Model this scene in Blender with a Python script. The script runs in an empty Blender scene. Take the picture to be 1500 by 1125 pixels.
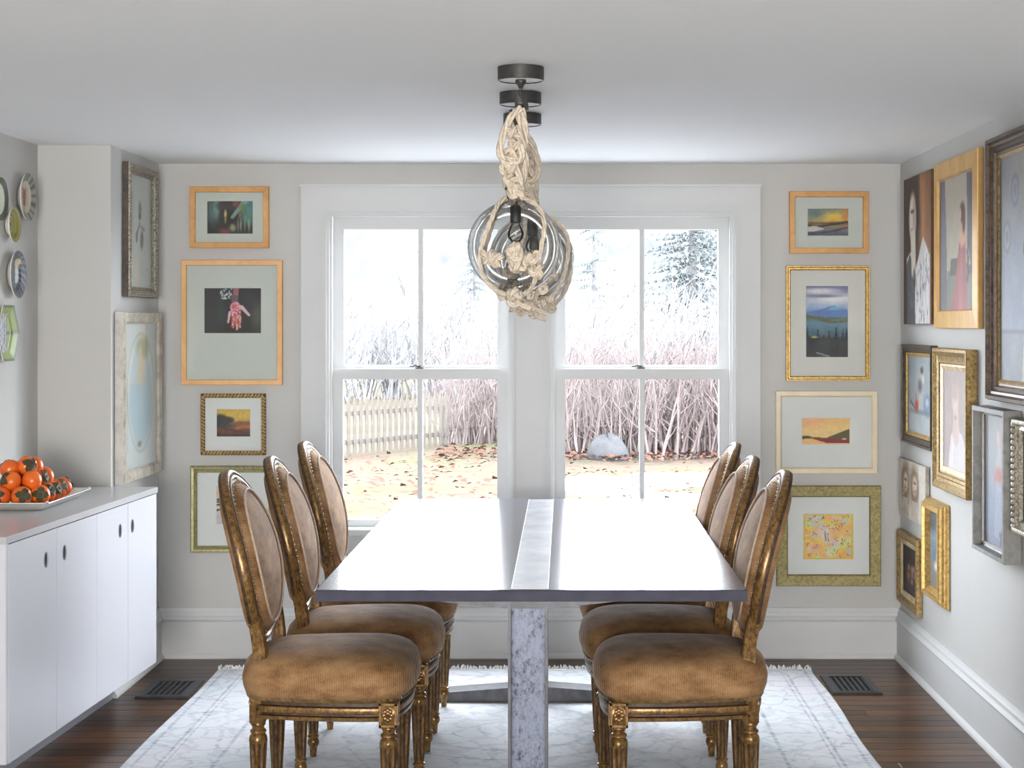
import bpy, math, random
import numpy as np
from mathutils import Vector, Matrix

# ------------------------------------------------------------------ camera, world, lights, exposure
scene = bpy.context.scene
col = scene.collection
FPX = 2450.0            # focal length in pixels of the 1500 px wide frame
EYE = 1.45
cam_d = bpy.data.cameras.new('camera')
cam = bpy.data.objects.new('camera', cam_d)
col.objects.link(cam)
cam.location = (0, 0, EYE)
cam.rotation_euler = (math.pi / 2, 0, 0)
cam_d.sensor_width = 36.0
cam_d.lens = FPX / 1500 * 36
cam_d.shift_x = (750 - 826) / 1500
cam_d.shift_y = (475 - 562.5) / 1500
cam_d.clip_end = 400
scene.camera = cam

world = bpy.data.worlds.new('overcast_sky')
scene.world = world
world.use_nodes = True
bg = world.node_tree.nodes['Background']
bg.inputs[0].default_value = (0.925, 0.955, 1.03, 1)
bg.inputs[1].default_value = 16.0

scene.view_settings.view_transform = 'Standard'
scene.view_settings.look = 'None'
scene.view_settings.gamma = 1.0
scene.view_settings.use_curve_mapping = False
scene.view_settings.exposure = 0.8
try:
    scene.cycles.use_denoising = True
    scene.cycles.max_bounces = 10
    scene.cycles.transparent_max_bounces = 16
    scene.cycles.caustics_reflective = False
    scene.cycles.caustics_refractive = False
    scene.cycles.sample_clamp_indirect = 6.0
except Exception:
    pass


def area_light(name, loc, rot, sx, sy, power, color=(1, 1, 1), portal=False):
    d = bpy.data.lights.new(name, 'AREA')
    d.shape = 'RECTANGLE'
    d.size = sx
    d.size_y = sy
    d.energy = power
    d.color = color
    o = bpy.data.objects.new(name, d)
    o.location = loc
    o.rotation_euler = rot
    col.objects.link(o)
    if portal:
        d.cycles.is_portal = True
    return o


R90 = math.pi / 2
# daylight portals in the two garden windows (they only guide sampling of the sky)
area_light('window_portal', (-0.62, 7.44, 1.25), (-R90, 0, 0), 0.9, 1.4, 1, portal=True)
area_light('window_portal', (0.33, 7.44, 1.25), (-R90, 0, 0), 0.9, 1.4, 1, portal=True)
# fill light added before the closed end wall, for daylight from behind the camera
area_light('daylight_fill_rear', (-0.3, -4.9, 1.05), (R90, 0, 0), 3.0, 1.6, 330, (1.0, 0.98, 0.955))

# ------------------------------------------------------------------ node helpers and materials
def new_mat(name):
    m = bpy.data.materials.new(name)
    m.use_nodes = True
    nt = m.node_tree
    return m, nt, nt.nodes['Principled BSDF']


def N(nt, typ, **kw):
    n = nt.nodes.new(typ)
    for k, v in kw.items():
        setattr(n, k, v)
    return n


def ramp(nt, stops, fac=None, interp='LINEAR'):
    r = N(nt, 'ShaderNodeValToRGB')
    r.color_ramp.interpolation = interp
    els = r.color_ramp.elements
    while len(els) < len(stops):
        els.new(0.5)
    for e, (p, c) in zip(els, stops):
        e.position = p
        e.color = tuple(c) + (1,)
    if fac is not None:
        nt.links.new(fac, r.inputs[0])
    return r


def coords(nt, scale=(1, 1, 1), which='Object', rot=(0, 0, 0), vary=False):
    tc = N(nt, 'ShaderNodeTexCoord')
    mp = N(nt, 'ShaderNodeMapping')
    mp.inputs['Scale'].default_value = scale
    mp.inputs['Rotation'].default_value = rot
    nt.links.new(tc.outputs[which], mp.inputs[0])
    if vary:
        oi = N(nt, 'ShaderNodeObjectInfo')
        mul = N(nt, 'ShaderNodeMath', operation='MULTIPLY')
        mul.inputs[1].default_value = 37.0
        nt.links.new(oi.outputs['Random'], mul.inputs[0])
        nt.links.new(mul.outputs[0], mp.inputs['Location'])
    return mp.outputs[0]


def noise(nt, vec, scale, detail=4, rough=0.55, dist=0.0):
    n = N(nt, 'ShaderNodeTexNoise')
    n.inputs['Scale'].default_value = scale
    n.inputs['Detail'].default_value = detail
    n.inputs['Roughness'].default_value = rough
    n.inputs['Distortion'].default_value = dist
    nt.links.new(vec, n.inputs['Vector'])
    return n.outputs['Fac']


def bump(nt, bsdf, height, strength=0.2, dist=0.002):
    b = N(nt, 'ShaderNodeBump')
    b.inputs['Strength'].default_value = strength
    b.inputs['Distance'].default_value = dist
    nt.links.new(height, b.inputs['Height'])
    nt.links.new(b.outputs[0], bsdf.inputs['Normal'])


def simple(name, c, rough=0.5, metal=0.0, c2=None, nscale=40, stretch=(1, 1, 1), bstr=0.0, bdist=0.001,
           lo=0.35, hi=0.65, coat=0.0, sheen=0.0, vary=False, detail=4, spec=0.5):
    m, nt, b = new_mat(name)
    b.inputs['Specular IOR Level'].default_value = spec
    b.inputs['Roughness'].default_value = rough
    b.inputs['Metallic'].default_value = metal
    if coat:
        b.inputs['Coat Weight'].default_value = coat
        b.inputs['Coat Roughness'].default_value = 0.1
    if sheen:
        b.inputs['Sheen Weight'].default_value = sheen
        b.inputs['Sheen Roughness'].default_value = 0.35
    if c2 is None:
        c2 = tuple(x * 0.93 for x in c)
    v = coords(nt, stretch, vary=vary)
    f = noise(nt, v, nscale, detail)
    r = ramp(nt, [(lo, c), (hi, c2)], f)
    nt.links.new(r.outputs[0], b.inputs['Base Color'])
    if bstr:
        bump(nt, b, f, bstr, bdist)
    return m


M = {}
M['wall'] = simple('wall_paint', (0.53, 0.525, 0.505), 0.75, c2=(0.515, 0.51, 0.49), nscale=3, bstr=0.03)
M['ceiling'] = simple('ceiling_paint', (0.88, 0.88, 0.88), 0.85, c2=(0.87, 0.87, 0.87), nscale=2)
M['trim'] = simple('trim_paint', (0.60, 0.607, 0.605), 0.55, c2=(0.59, 0.597, 0.595), nscale=8, spec=0.3)
M['subfloor'] = simple('subfloor_wood', (0.05, 0.03, 0.02), 0.6)
M['bounce_floor'] = simple('pale_bounce_floor', (0.66, 0.66, 0.66), 0.95, spec=0.0, nscale=80)  # invented pale floor tone, bounces light up to the ceiling
M['black_metal'] = simple('blackened_metal', (0.035, 0.035, 0.034), 0.45, 0.3, c2=(0.06, 0.058, 0.055), nscale=60)
M['vent_metal'] = simple('vent_metal', (0.026, 0.028, 0.033), 0.4, 0.3, c2=(0.042, 0.044, 0.05), nscale=30)
M['void_shade'] = simple('void_shade_black', (0.006, 0.006, 0.007), 0.9)  # flat black that puts the shade of openings into colour
M['lacquer'] = simple('lavender_white_lacquer', (0.64, 0.645, 0.69), 0.25, c2=(0.63, 0.635, 0.685), nscale=2)
M['cab_top'] = simple('grey_counter_lacquer', (0.50, 0.50, 0.51), 0.22, c2=(0.47, 0.47, 0.48), nscale=4)
M['cab_body'] = simple('cabinet_carcass', (0.30, 0.31, 0.35), 0.4)
M['ceramic'] = simple('white_ceramic', (0.78, 0.76, 0.71), 0.2, c2=(0.75, 0.73, 0.68), nscale=10)
M['beam_dark'] = simple('dark_steel', (0.055, 0.055, 0.062), 0.4, 0.5, c2=(0.09, 0.09, 0.10), nscale=30)
M['inlay'] = simple('grey_bleached_wood', (0.24, 0.235, 0.25), 0.42, c2=(0.13, 0.125, 0.14), nscale=7, stretch=(1.5, 1, 1), spec=0.12, detail=7)
M['table_edge_shade'] = simple('edge_shade_lavender', (0.062, 0.062, 0.086), 0.6, c2=(0.050, 0.050, 0.072), nscale=20, spec=0.15)  # for the added band that shades the table rim
M['inlay_line'] = simple('pale_inlay', (0.80, 0.80, 0.80), 0.4)
M['mat_white'] = simple('mat_board_white', (0.72, 0.73, 0.72), 0.8, c2=(0.70, 0.71, 0.70), nscale=30)
M['mat_grey'] = simple('mat_board_greenish', (0.56, 0.59, 0.55), 0.8, c2=(0.545, 0.575, 0.535), nscale=30)
M['mat_warm'] = simple('mat_board_warm', (0.66, 0.65, 0.61), 0.8, c2=(0.64, 0.63, 0.59), nscale=30)
M['cream_wood'] = simple('cream_frame_wood', (0.75, 0.66, 0.48), 0.5, c2=(0.70, 0.60, 0.42), nscale=14, stretch=(1, 1, 1))
M['rope'] = simple('cotton_rope', (0.78, 0.69, 0.57), 0.85, c2=(0.60, 0.50, 0.39), nscale=90, bstr=0.4, bdist=0.003)
M['bulb_metal'] = simple('socket_metal', (0.05, 0.047, 0.045), 0.45, 0.6)
M['canvas_edge'] = simple('canvas_edge_brown', (0.14, 0.07, 0.035), 0.7, c2=(0.08, 0.04, 0.02), nscale=30)
M['canvas_pale'] = simple('canvas_edge_pale', (0.55, 0.50, 0.43), 0.7, c2=(0.36, 0.31, 0.26), nscale=30)
M['leaf_green'] = simple('persimmon_calyx_green', (0.035, 0.042, 0.012), 0.6, c2=(0.075, 0.055, 0.02), nscale=70)
M['persimmon'] = simple('persimmon_skin', (0.82, 0.20, 0.02), 0.28, c2=(0.72, 0.09, 0.015), nscale=14, vary=True, lo=0.3, hi=0.7)
M['bead_gold'] = simple('antique_brass', (0.38, 0.26, 0.11), 0.35, 0.7, c2=(0.2, 0.13, 0.06), nscale=50)
M['piping'] = simple('pale_tan_piping', (0.52, 0.40, 0.31), 0.6, c2=(0.42, 0.31, 0.23), nscale=90, spec=0.2)
M['nail_brass'] = simple('pale_brass_nail', (0.80, 0.66, 0.46), 0.25, 0.8, c2=(0.6, 0.45, 0.28), nscale=50)


def wood_gold(name, dark, gold, rough=0.38, metal=0.35, scale=30, stretch=(1, 1, 0.25), lo=0.36, hi=0.58, bstr=0.15):
    m, nt, b = new_mat(name)
    v = coords(nt, stretch, vary=True)
    f = noise(nt, v, scale, 6, 0.65, 0.4)
    f2 = noise(nt, coords(nt, (1, 1, 1)), scale * 4, 3)
    mx = N(nt, 'ShaderNodeMath', operation='MULTIPLY_ADD')
    mx.inputs[1].default_value = 0.25
    nt.links.new(f2, mx.inputs[0])
    nt.links.new(f, mx.inputs[2])
    mid = tuple((a + c) / 2 for a, c in zip(dark, gold))
    r = ramp(nt, [(lo + .10, dark), ((lo + hi) / 2 + .12, mid), (hi + .14, gold)], mx.outputs[0])
    nt.links.new(r.outputs[0], b.inputs['Base Color'])
    b.inputs['Roughness'].default_value = rough
    b.inputs['Metallic'].default_value = metal
    bump(nt, b, mx.outputs[0], bstr, 0.002)
    return m


M['chair_gilt'] = wood_gold('worn_gilt_wood', (0.048, 0.022, 0.009), (0.38, 0.21, 0.066), 0.28, 0.42, 110, (1, 1, 0.5), 0.34, 0.70)
M['chair_groove'] = wood_gold('dark_groove_wood', (0.020, 0.010, 0.005), (0.085, 0.042, 0.016), 0.45, 0.1, 60, (1, 1, 1))
M['gilt'] = wood_gold('gilt_frame', (0.28, 0.16, 0.045), (0.70, 0.47, 0.16), 0.35, 0.45, 70, (1, 1, 1), 0.3, 0.62)
M['gilt_dark'] = wood_gold('aged_gilt_frame', (0.10, 0.06, 0.02), (0.46, 0.31, 0.11), 0.42, 0.45, 80, (1, 1, 1), 0.32, 0.66)
M['gilt_pale'] = wood_gold('pale_gilt_liner', (0.50, 0.38, 0.22), (0.75, 0.62, 0.42), 0.4, 0.3, 25, (1, 1, 1))
M['gilt_olive'] = wood_gold('olive_gilt_frame', (0.14, 0.115, 0.035), (0.30, 0.25, 0.10), 0.5, 0.3, 90, (1, 1, 1))
M['pine'] = wood_gold('honey_pine_frame', (0.40, 0.17, 0.035), (0.66, 0.34, 0.10), 0.42, 0.0, 12, (0.5, 1, 0.5), 0.2, 0.6, 0.03)
M['pine_pink'] = wood_gold('light_maple_frame', (0.54, 0.25, 0.08), (0.76, 0.43, 0.18), 0.45, 0.0, 8, (0.5, 1, 0.5), 0.2, 0.6, 0.03)
M['birch_gold'] = wood_gold('burnished_birch_frame', (0.46, 0.24, 0.06), (0.70, 0.42, 0.13), 0.36, 0.1, 10, (1, 1, 0.5), 0.2, 0.6, 0.03)
M['green_gilt'] = wood_gold('green_gilt_frame', (0.22, 0.205, 0.085), (0.38, 0.35, 0.17), 0.4, 0.3, 80, (1, 1, 1))
M['rope_wood'] = wood_gold('rope_carved_wood', (0.12, 0.055, 0.022), (0.48, 0.28, 0.11), 0.4, 0.2, 60, (1, 1, 1))
M['black_frame'] = wood_gold('ebonised_frame', (0.022, 0.017, 0.014), (0.075, 0.05, 0.035), 0.4, 0.1, 25, (1, 1, 1))
M['brown_frame'] = wood_gold('dark_walnut_frame', (0.040, 0.025, 0.018), (0.13, 0.085, 0.055), 0.34, 0.15, 60, (1, 1, 1))
M['silver_frame'] = wood_gold('silver_leaf_frame', (0.33, 0.29, 0.22), (0.62, 0.58, 0.50), 0.38, 0.4, 12, (1, 1, 1))
M['silver_carved'] = wood_gold('carved_silver_frame', (0.05, 0.045, 0.035), (0.44, 0.40, 0.32), 0.38, 0.5, 130, (1, 1, 1), 0.36, 0.60, 0.8)
M['grey_frame'] = wood_gold('grey_painted_frame', (0.15, 0.145, 0.135), (0.24, 0.235, 0.22), 0.5, 0.0, 20, (1, 1, 1), bstr=0.02)
M['grey_lip'] = wood_gold('pale_grey_frame_lip', (0.46, 0.44, 0.40), (0.60, 0.58, 0.54), 0.5, 0.0, 20, (1, 1, 1), bstr=0.02)


def floor_mat():
    m, nt, b = new_mat('dark_oak_plank')
    v = coords(nt, (1.2, 22, 1), vary=True)
    f = noise(nt, v, 5, 6, 0.6, 0.6)
    oi = N(nt, 'ShaderNodeObjectInfo')
    mx = N(nt, 'ShaderNodeMath', operation='MULTIPLY_ADD')
    mx.inputs[1].default_value = 0.22
    nt.links.new(oi.outputs['Random'], mx.inputs[0])
    nt.links.new(f, mx.inputs[2])
    r = ramp(nt, [(0.35, (0.012, 0.006, 0.004)), (0.58, (0.052, 0.023, 0.011)), (0.9, (0.19, 0.085, 0.035))], mx.outputs[0])
    nt.links.new(r.outputs[0], b.inputs['Base Color'])
    b.inputs['Roughness'].default_value = 0.30
    b.inputs['Specular IOR Level'].default_value = 0.3
    bump(nt, b, f, 0.15, 0.002)
    return m


M['plank'] = floor_mat()


def fabric_mat(name, axis):
    m, nt, b = new_mat(name)
    v = coords(nt, (1, 1, 1))
    w = N(nt, 'ShaderNodeTexWave', wave_type='BANDS', bands_direction=axis)
    w.inputs['Scale'].default_value = 62
    w.inputs['Distortion'].default_value = 2.5
    w.inputs['Detail'].default_value = 3
    w.inputs['Detail Scale'].default_value = 2.0
    nt.links.new(v, w.inputs[0])
    n1 = noise(nt, coords(nt, (1, 1, 2.2)), 9, 5, 0.6)
    n2 = noise(nt, v, 130, 3, 0.7)
    a1 = N(nt, 'ShaderNodeMath', operation='MULTIPLY_ADD')
    a1.inputs[1].default_value = 0.22
    nt.links.new(w.outputs['Fac'], a1.inputs[0])
    nt.links.new(n1, a1.inputs[2])
    a2 = N(nt, 'ShaderNodeMath', operation='MULTIPLY_ADD')
    a2.inputs[1].default_value = 0.25
    nt.links.new(n2, a2.inputs[0])
    nt.links.new(a1.outputs[0], a2.inputs[2])
    r = ramp(nt, [(0.48, (0.12, 0.058, 0.024)), (0.74, (0.285, 0.155, 0.070)), (0.98, (0.42, 0.255, 0.13))], a2.outputs[0])
    nt.links.new(r.outputs[0], b.inputs['Base Color'])
    b.inputs['Roughness'].default_value = 0.8
    b.inputs['Specular IOR Level'].default_value = 0.15
    b.inputs['Sheen Weight'].default_value = 0.12
    b.inputs['Sheen Roughness'].default_value = 0.35
    b.inputs['Sheen Tint'].default_value = (1.0, 0.88, 0.80, 1)
    bump(nt, b, a1.outputs[0], 0.3, 0.0015)
    return m


M['velvet'] = fabric_mat('ribbed_brown_velvet', 'X')
M['velvet_back'] = fabric_mat('cross_ribbed_brown_velvet', 'Z')


def table_mat():
    m, nt, b = new_mat('lavender_grey_tabletop')
    v = coords(nt, (1, 1, 1))
    f = noise(nt, v, 14, 6)
    r = ramp(nt, [(0.3, (0.062, 0.061, 0.092)), (0.7, (0.050, 0.050, 0.076))], f)
    nt.links.new(r.outputs[0], b.inputs['Base Color'])
    b.inputs['Roughness'].default_value = 0.14
    b.inputs['Specular IOR Level'].default_value = 0.7
    return m


M['tabletop'] = table_mat()


def post_mat():
    m, nt, b = new_mat('mill_scale_steel')
    v = coords(nt, (1, 1, 0.6))
    f = noise(nt, v, 95, 6, 0.75)
    f2 = noise(nt, coords(nt, (1, 1, 0.5)), 12, 3)
    mx = N(nt, 'ShaderNodeMath', operation='MULTIPLY_ADD')
    mx.inputs[1].default_value = 0.5
    nt.links.new(f2, mx.inputs[0])
    nt.links.new(f, mx.inputs[2])
    r = ramp(nt, [(0.62, (0.030, 0.034, 0.050)), (0.69, (0.115, 0.130, 0.180)), (0.82, (0.185, 0.205, 0.275))], mx.outputs[0])
    nt.links.new(r.outputs[0], b.inputs['Base Color'])
    b.inputs['Roughness'].default_value = 0.45
    b.inputs['Metallic'].default_value = 0.25
    bump(nt, b, f, 0.1, 0.001)
    return m


M['mill_steel'] = post_mat()


def rug_mat():
    # local coordinates: x across (-1.24..1.24), y along, origin at the rug centre
    m, nt, b = new_mat('distressed_pale_rug')
    L = nt.links
    tc = N(nt, 'ShaderNodeTexCoord')
    sep = N(nt, 'ShaderNodeSeparateXYZ')
    L.new(tc.outputs['Object'], sep.inputs[0])

    def mth(op, a, bb=None, c=None):
        n = N(nt, 'ShaderNodeMath', operation=op)
        for i, x in enumerate((a, bb, c)):
            if x is None:
                continue
            if isinstance(x, (int, float)):
                n.inputs[i].default_value = x
            else:
                L.new(x, n.inputs[i])
        return n.outputs[0]
    ax = mth('ABSOLUTE', sep.outputs[0])
    ay = mth('ABSOLUTE', sep.outputs[1])
    ex = mth('SUBTRACT', 1.24, ax)
    ey = mth('SUBTRACT', 1.75, ay)
    e = mth('MINIMUM', ex, ey)                      # distance from the nearest edge

    def band(pos, w):
        d = mth('ABSOLUTE', mth('SUBTRACT', e, pos))
        return mth('LESS_THAN', d, w)
    lines = mth('ADD', mth('ADD', band(0.035, 0.006), band(0.115, 0.005)), mth('ADD', band(0.135, 0.003), band(0.30, 0.007)))
    mp = N(nt, 'ShaderNodeMapping')
    L.new(tc.outputs['Object'], mp.inputs[0])
    vo = N(nt, 'ShaderNodeTexVoronoi', feature='DISTANCE_TO_EDGE')
    vo.inputs['Scale'].default_value = 9.0
    nz = N(nt, 'ShaderNodeTexNoise')
    nz.inputs['Scale'].default_value = 5.0
    nz.inputs['Detail'].default_value = 4
    L.new(mp.outputs[0], nz.inputs[0])
    mixv = N(nt, 'ShaderNodeVectorMath', operation='MULTIPLY_ADD')
    mixv.inputs[1].default_value = (0.25, 0.25, 0.0)
    L.new(nz.outputs['Color'], mixv.inputs[0])
    L.new(mp.outputs[0], mixv.inputs[2])
    L.new(mixv.outputs[0], vo.inputs['Vector'])
    pat = mth('LESS_THAN', vo.outputs['Distance'], 0.07)
    vo2 = N(nt, 'ShaderNodeTexVoronoi', feature='F1')
    vo2.inputs['Scale'].default_value = 22.0
    L.new(mixv.outputs[0], vo2.inputs['Vector'])
    pat2 = mth('LESS_THAN', vo2.outputs['Distance'], 0.30)
    big = noise(nt, mp.outputs[0], 3.0, 3)
    fine = noise(nt, coords(nt, (1, 3, 1)), 26, 7, 0.75)
    # medallion rings
    rr = mth('SQRT', mth('ADD', mth('MULTIPLY', sep.outputs[0], sep.outputs[0]), mth('MULTIPLY', mth('ADD', sep.outputs[1], -0.75), mth('ADD', sep.outputs[1], -0.75))))
    ring = mth('ADD', mth('LESS_THAN', mth('ABSOLUTE', mth('SUBTRACT', rr, 0.33)), 0.015), mth('LESS_THAN', mth('ABSOLUTE', mth('SUBTRACT', rr, 0.46)), 0.01))
    tot = mth('ADD', mth('MULTIPLY', pat, 0.5), mth('ADD', mth('MULTIPLY', pat2, 0.35), mth('ADD', mth('MULTIPLY', lines, 0.8), mth('MULTIPLY', ring, 0.6))))
    wear = ramp(nt, [(0.42, (0, 0, 0)), (0.66, (1, 1, 1))], fine)
    tot = mth('MULTIPLY', tot, mth('ADD', mth('MULTIPLY', wear.outputs[0], 0.75), 0.12))
    r = ramp(nt, [(0.0, (0.66, 0.66, 0.675)), (0.35, (0.49, 0.505, 0.545)), (0.8, (0.27, 0.285, 0.345))], tot)
    r2 = ramp(nt, [(0.35, (0.90, 0.97, 0.98)), (0.65, (1.0, 0.98, 1.0))], big)
    mm = N(nt, 'ShaderNodeMixRGB', blend_type='MULTIPLY')
    mm.inputs[0].default_value = 1.0
    L.new(r.outputs[0], mm.inputs[1])
    L.new(r2.outputs[0], mm.inputs[2])
    L.new(mm.outputs[0], b.inputs['Base Color'])
    b.inputs['Roughness'].default_value = 0.95
    bump(nt, b, fine, 0.3, 0.003)
    return m


M['rug'] = rug_mat()
M['fringe'] = simple('rug_fringe_cotton', (0.78, 0.77, 0.73), 0.9)


def thin_glass(name, tint=(1, 1, 1), gloss=1.0, ior=1.45, maxf=1.0):
    m, nt, b = new_mat(name)
    nt.nodes.remove(b)
    out = nt.nodes['Material Output']
    tr = N(nt, 'ShaderNodeBsdfTransparent')
    tr.inputs[0].default_value = tuple(tint) + (1,)
    gl = N(nt, 'ShaderNodeBsdfGlossy')
    gl.inputs['Roughness'].default_value = 0.02
    fr = N(nt, 'ShaderNodeFresnel')
    fr.inputs['IOR'].default_value = ior
    mu = N(nt, 'ShaderNodeMath', operation='MULTIPLY')
    mu.inputs[1].default_value = gloss
    nt.links.new(fr.outputs[0], mu.inputs[0])
    mn = N(nt, 'ShaderNodeMath', operation='MINIMUM')
    mn.inputs[1].default_value = maxf
    nt.links.new(mu.outputs[0], mn.inputs[0])
    mix = N(nt, 'ShaderNodeMixShader')
    nt.links.new(mn.outputs[0], mix.inputs[0])
    nt.links.new(tr.outputs[0], mix.inputs[1])
    nt.links.new(gl.outputs[0], mix.inputs[2])
    nt.links.new(mix.outputs[0], out.inputs[0])
    return m


M['pane'] = thin_glass('window_glass', (0.97, 0.985, 0.985), 0.05)
M['picture_glass'] = thin_glass('picture_glass', (0.985, 0.99, 0.985), 0.22)
M['globe_glass'] = thin_glass('blown_globe_glass', (0.95, 0.96, 0.965), 0.75, 1.45, 0.85)
M['bulb_glass'] = thin_glass('bulb_glass', (0.97, 0.94, 0.88), 1.0)


def attr_mat(name, rough=0.6, coat=0.0):
    m, nt, b = new_mat(name)
    a = N(nt, 'ShaderNodeVertexColor')
    a.layer_name = 'paint'
    f = noise(nt, coords(nt), 160, 3)
    r = ramp(nt, [(0.3, (0.88, 0.88, 0.88)), (0.7, (1.06, 1.06, 1.06))], f)
    mm = N(nt, 'ShaderNodeMixRGB', blend_type='MULTIPLY')
    mm.inputs[0].default_value = 1.0
    nt.links.new(a.outputs[0], mm.inputs[1])
    nt.links.new(r.outputs[0], mm.inputs[2])
    nt.links.new(mm.outputs[0], b.inputs['Base Color'])
    b.inputs['Roughness'].default_value = rough
    return m


M['painted'] = attr_mat('painted_picture', 0.55)
M['painted_glaze'] = attr_mat('glazed_picture', 0.42)

# ------------------------------------------------------------------ mesh builder
class MB:
    def __init__(self):
        self.v = []
        self.f = []

    def add(self, verts, faces):
        o = len(self.v)
        self.v.extend([tuple(p) for p in verts])
        self.f.extend([tuple(i + o for i in f) for f in faces])
        return self

    def box(self, x0, x1, y0, y1, z0, z1, bev=0.0):
        if bev <= 0:
            v = [(x0, y0, z0), (x1, y0, z0), (x1, y1, z0), (x0, y1, z0), (x0, y0, z1), (x1, y0, z1), (x1, y1, z1), (x0, y1, z1)]
            f = [(3, 2, 1, 0), (4, 5, 6, 7), (0, 1, 5, 4), (1, 2, 6, 5), (2, 3, 7, 6), (3, 0, 4, 7)]
            return self.add(v, f)
        b = bev
        rings = []
        for z, s in ((z0, b), (z0 + b, 0), (z1 - b, 0), (z1, b)):
            xa, xb, ya, yb = x0 + s, x1 - s, y0 + s, y1 - s
            c = b if s == 0 else b * 0.5
            rings.append([(xa + c, ya, z), (xb - c, ya, z), (xb, ya + c, z), (xb, yb - c, z), (xb - c, yb, z), (xa + c, yb, z), (xa, yb - c, z), (xa, ya + c, z)])
        return self.loft(rings, cap=True)

    def loft(self, rings, closed=True, cap=False, loop=False):
        n = len(rings[0])
        v = [p for r in rings for p in r]
        f = []
        m = len(rings)
        for i in range(m if loop else m - 1):
            a, b = i * n, ((i + 1) % m) * n
            for j in range(n if closed else n - 1):
                k = (j + 1) % n
                f.append((a + j, a + k, b + k, b + j))
        if cap:
            f.append(tuple(range(n - 1, -1, -1)))
            f.append(tuple((m - 1) * n + j for j in range(n)))
        return self.add(v, f)

    def lathe(self, prof, seg=20, loc=(0, 0, 0), flute=None, cap=True):
        rings = []
        for i, (r, z) in enumerate(prof):
            ring = []
            for k in range(seg):
                a = 2 * math.pi * k / seg
                rr = r
                if flute and flute[0] <= z <= flute[1]:
                    rr = r * (1 - flute[3] * (0.5 - 0.5 * math.cos(a * flute[2])))
                ring.append((loc[0] + rr * math.cos(a), loc[1] + rr * math.sin(a), loc[2] + z))
            rings.append(ring)
        return self.loft(rings, cap=cap)

    def tube(self, pts, rad, seg=8, cap=True, loop=False, flat=1.0):
        P = [Vector(p) for p in pts]
        n = len(P)
        if not hasattr(rad, '__len__'):
            rad = [rad] * n
        rings = []
        up = None
        for i in range(n):
            if loop:
                t = P[(i + 1) % n] - P[i - 1]
            else:
                t = P[min(i + 1, n - 1)] - P[max(i - 1, 0)]
            if t.length < 1e-9:
                t = Vector((0, 0, 1))
            t.normalize()
            if up is None:
                up = Vector((0, 0, 1)) if abs(t.z) < 0.9 else Vector((1, 0, 0))
            s = t.cross(up)
            if s.length < 1e-6:
                s = t.orthogonal()
            s.normalize()
            up = s.cross(t).normalized()
            rings.append([P[i] + (s * math.cos(2 * math.pi * k / seg) + up * math.sin(2 * math.pi * k / seg) * flat) * rad[i] for k in range(seg)])
        return self.loft(rings, cap=cap and not loop, loop=loop)

    def sphere(self, c, r, seg=12, rings=8, sc=(1, 1, 1)):
        rr = []
        for i in range(rings + 1):
            a = -math.pi / 2 + math.pi * i / rings
            ra = max(math.cos(a), 0.02) * r
            rr.append([(c[0] + ra * math.cos(2 * math.pi * k / seg) * sc[0], c[1] + ra * math.sin(2 * math.pi * k / seg) * sc[1], c[2] + r * math.sin(a) * sc[2]) for k in range(seg)])
        return self.loft(rr, cap=True)

    def mesh(self, name, mat, smooth=False, angle=None):
        me = bpy.data.meshes.new(name)
        me.from_pydata(self.v, [], self.f)
        me.update()
        me.materials.append(mat)
        if smooth:
            me.polygons.foreach_set('use_smooth', [True] * len(me.polygons))
            if angle:
                try:
                    me.set_sharp_from_angle(angle=math.radians(angle))
                except Exception:
                    pass
        return me

    def build(self, name, mat, parent=None, smooth=False, angle=40, loc=None, rot=None):
        if isinstance(mat, str):
            mat = M[mat]
        o = bpy.data.objects.new(name, self.mesh(name, mat, smooth, angle))
        col.objects.link(o)
        if parent is not None:
            o.parent = parent
        if loc is not None:
            o.location = loc
        if rot is not None:
            o.rotation_euler = rot
        return o


def tag(o, label=None, cat=None, group=None, kind=None):
    if label:
        o['label'] = label
    if cat:
        o['category'] = cat
    if group:
        o['group'] = group
    if kind:
        o['kind'] = kind
    return o


def empty(name, loc, rz=0.0):
    o = bpy.data.objects.new(name, None)
    o.empty_display_size = 0.1
    o.location = loc
    o.rotation_euler = (0, 0, rz)
    col.objects.link(o)
    return o


def copy_tree(o, parent=None):
    c = o.copy()
    col.objects.link(c)
    c.parent = parent
    for ch in [x for x in bpy.data.objects if x.parent == o]:
        copy_tree(ch, c)
    return c


def structure(o):
    o['kind'] = 'structure'
    return o


# ------------------------------------------------------------------ the room
CEIL = 2.148
YB = 7.28           # garden wall (inner face)
XR = 1.465          # right wall
XL = -2.05          # recessed left wall
XB = -1.765         # projecting chimney-breast wall beyond the recess
YN = 6.516          # where the recess ends
YF = -5.0

W1 = (-1.043, -0.213)
W2 = (-0.072, 0.755)
ZT, ZS = 1.952, 0.544

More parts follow.
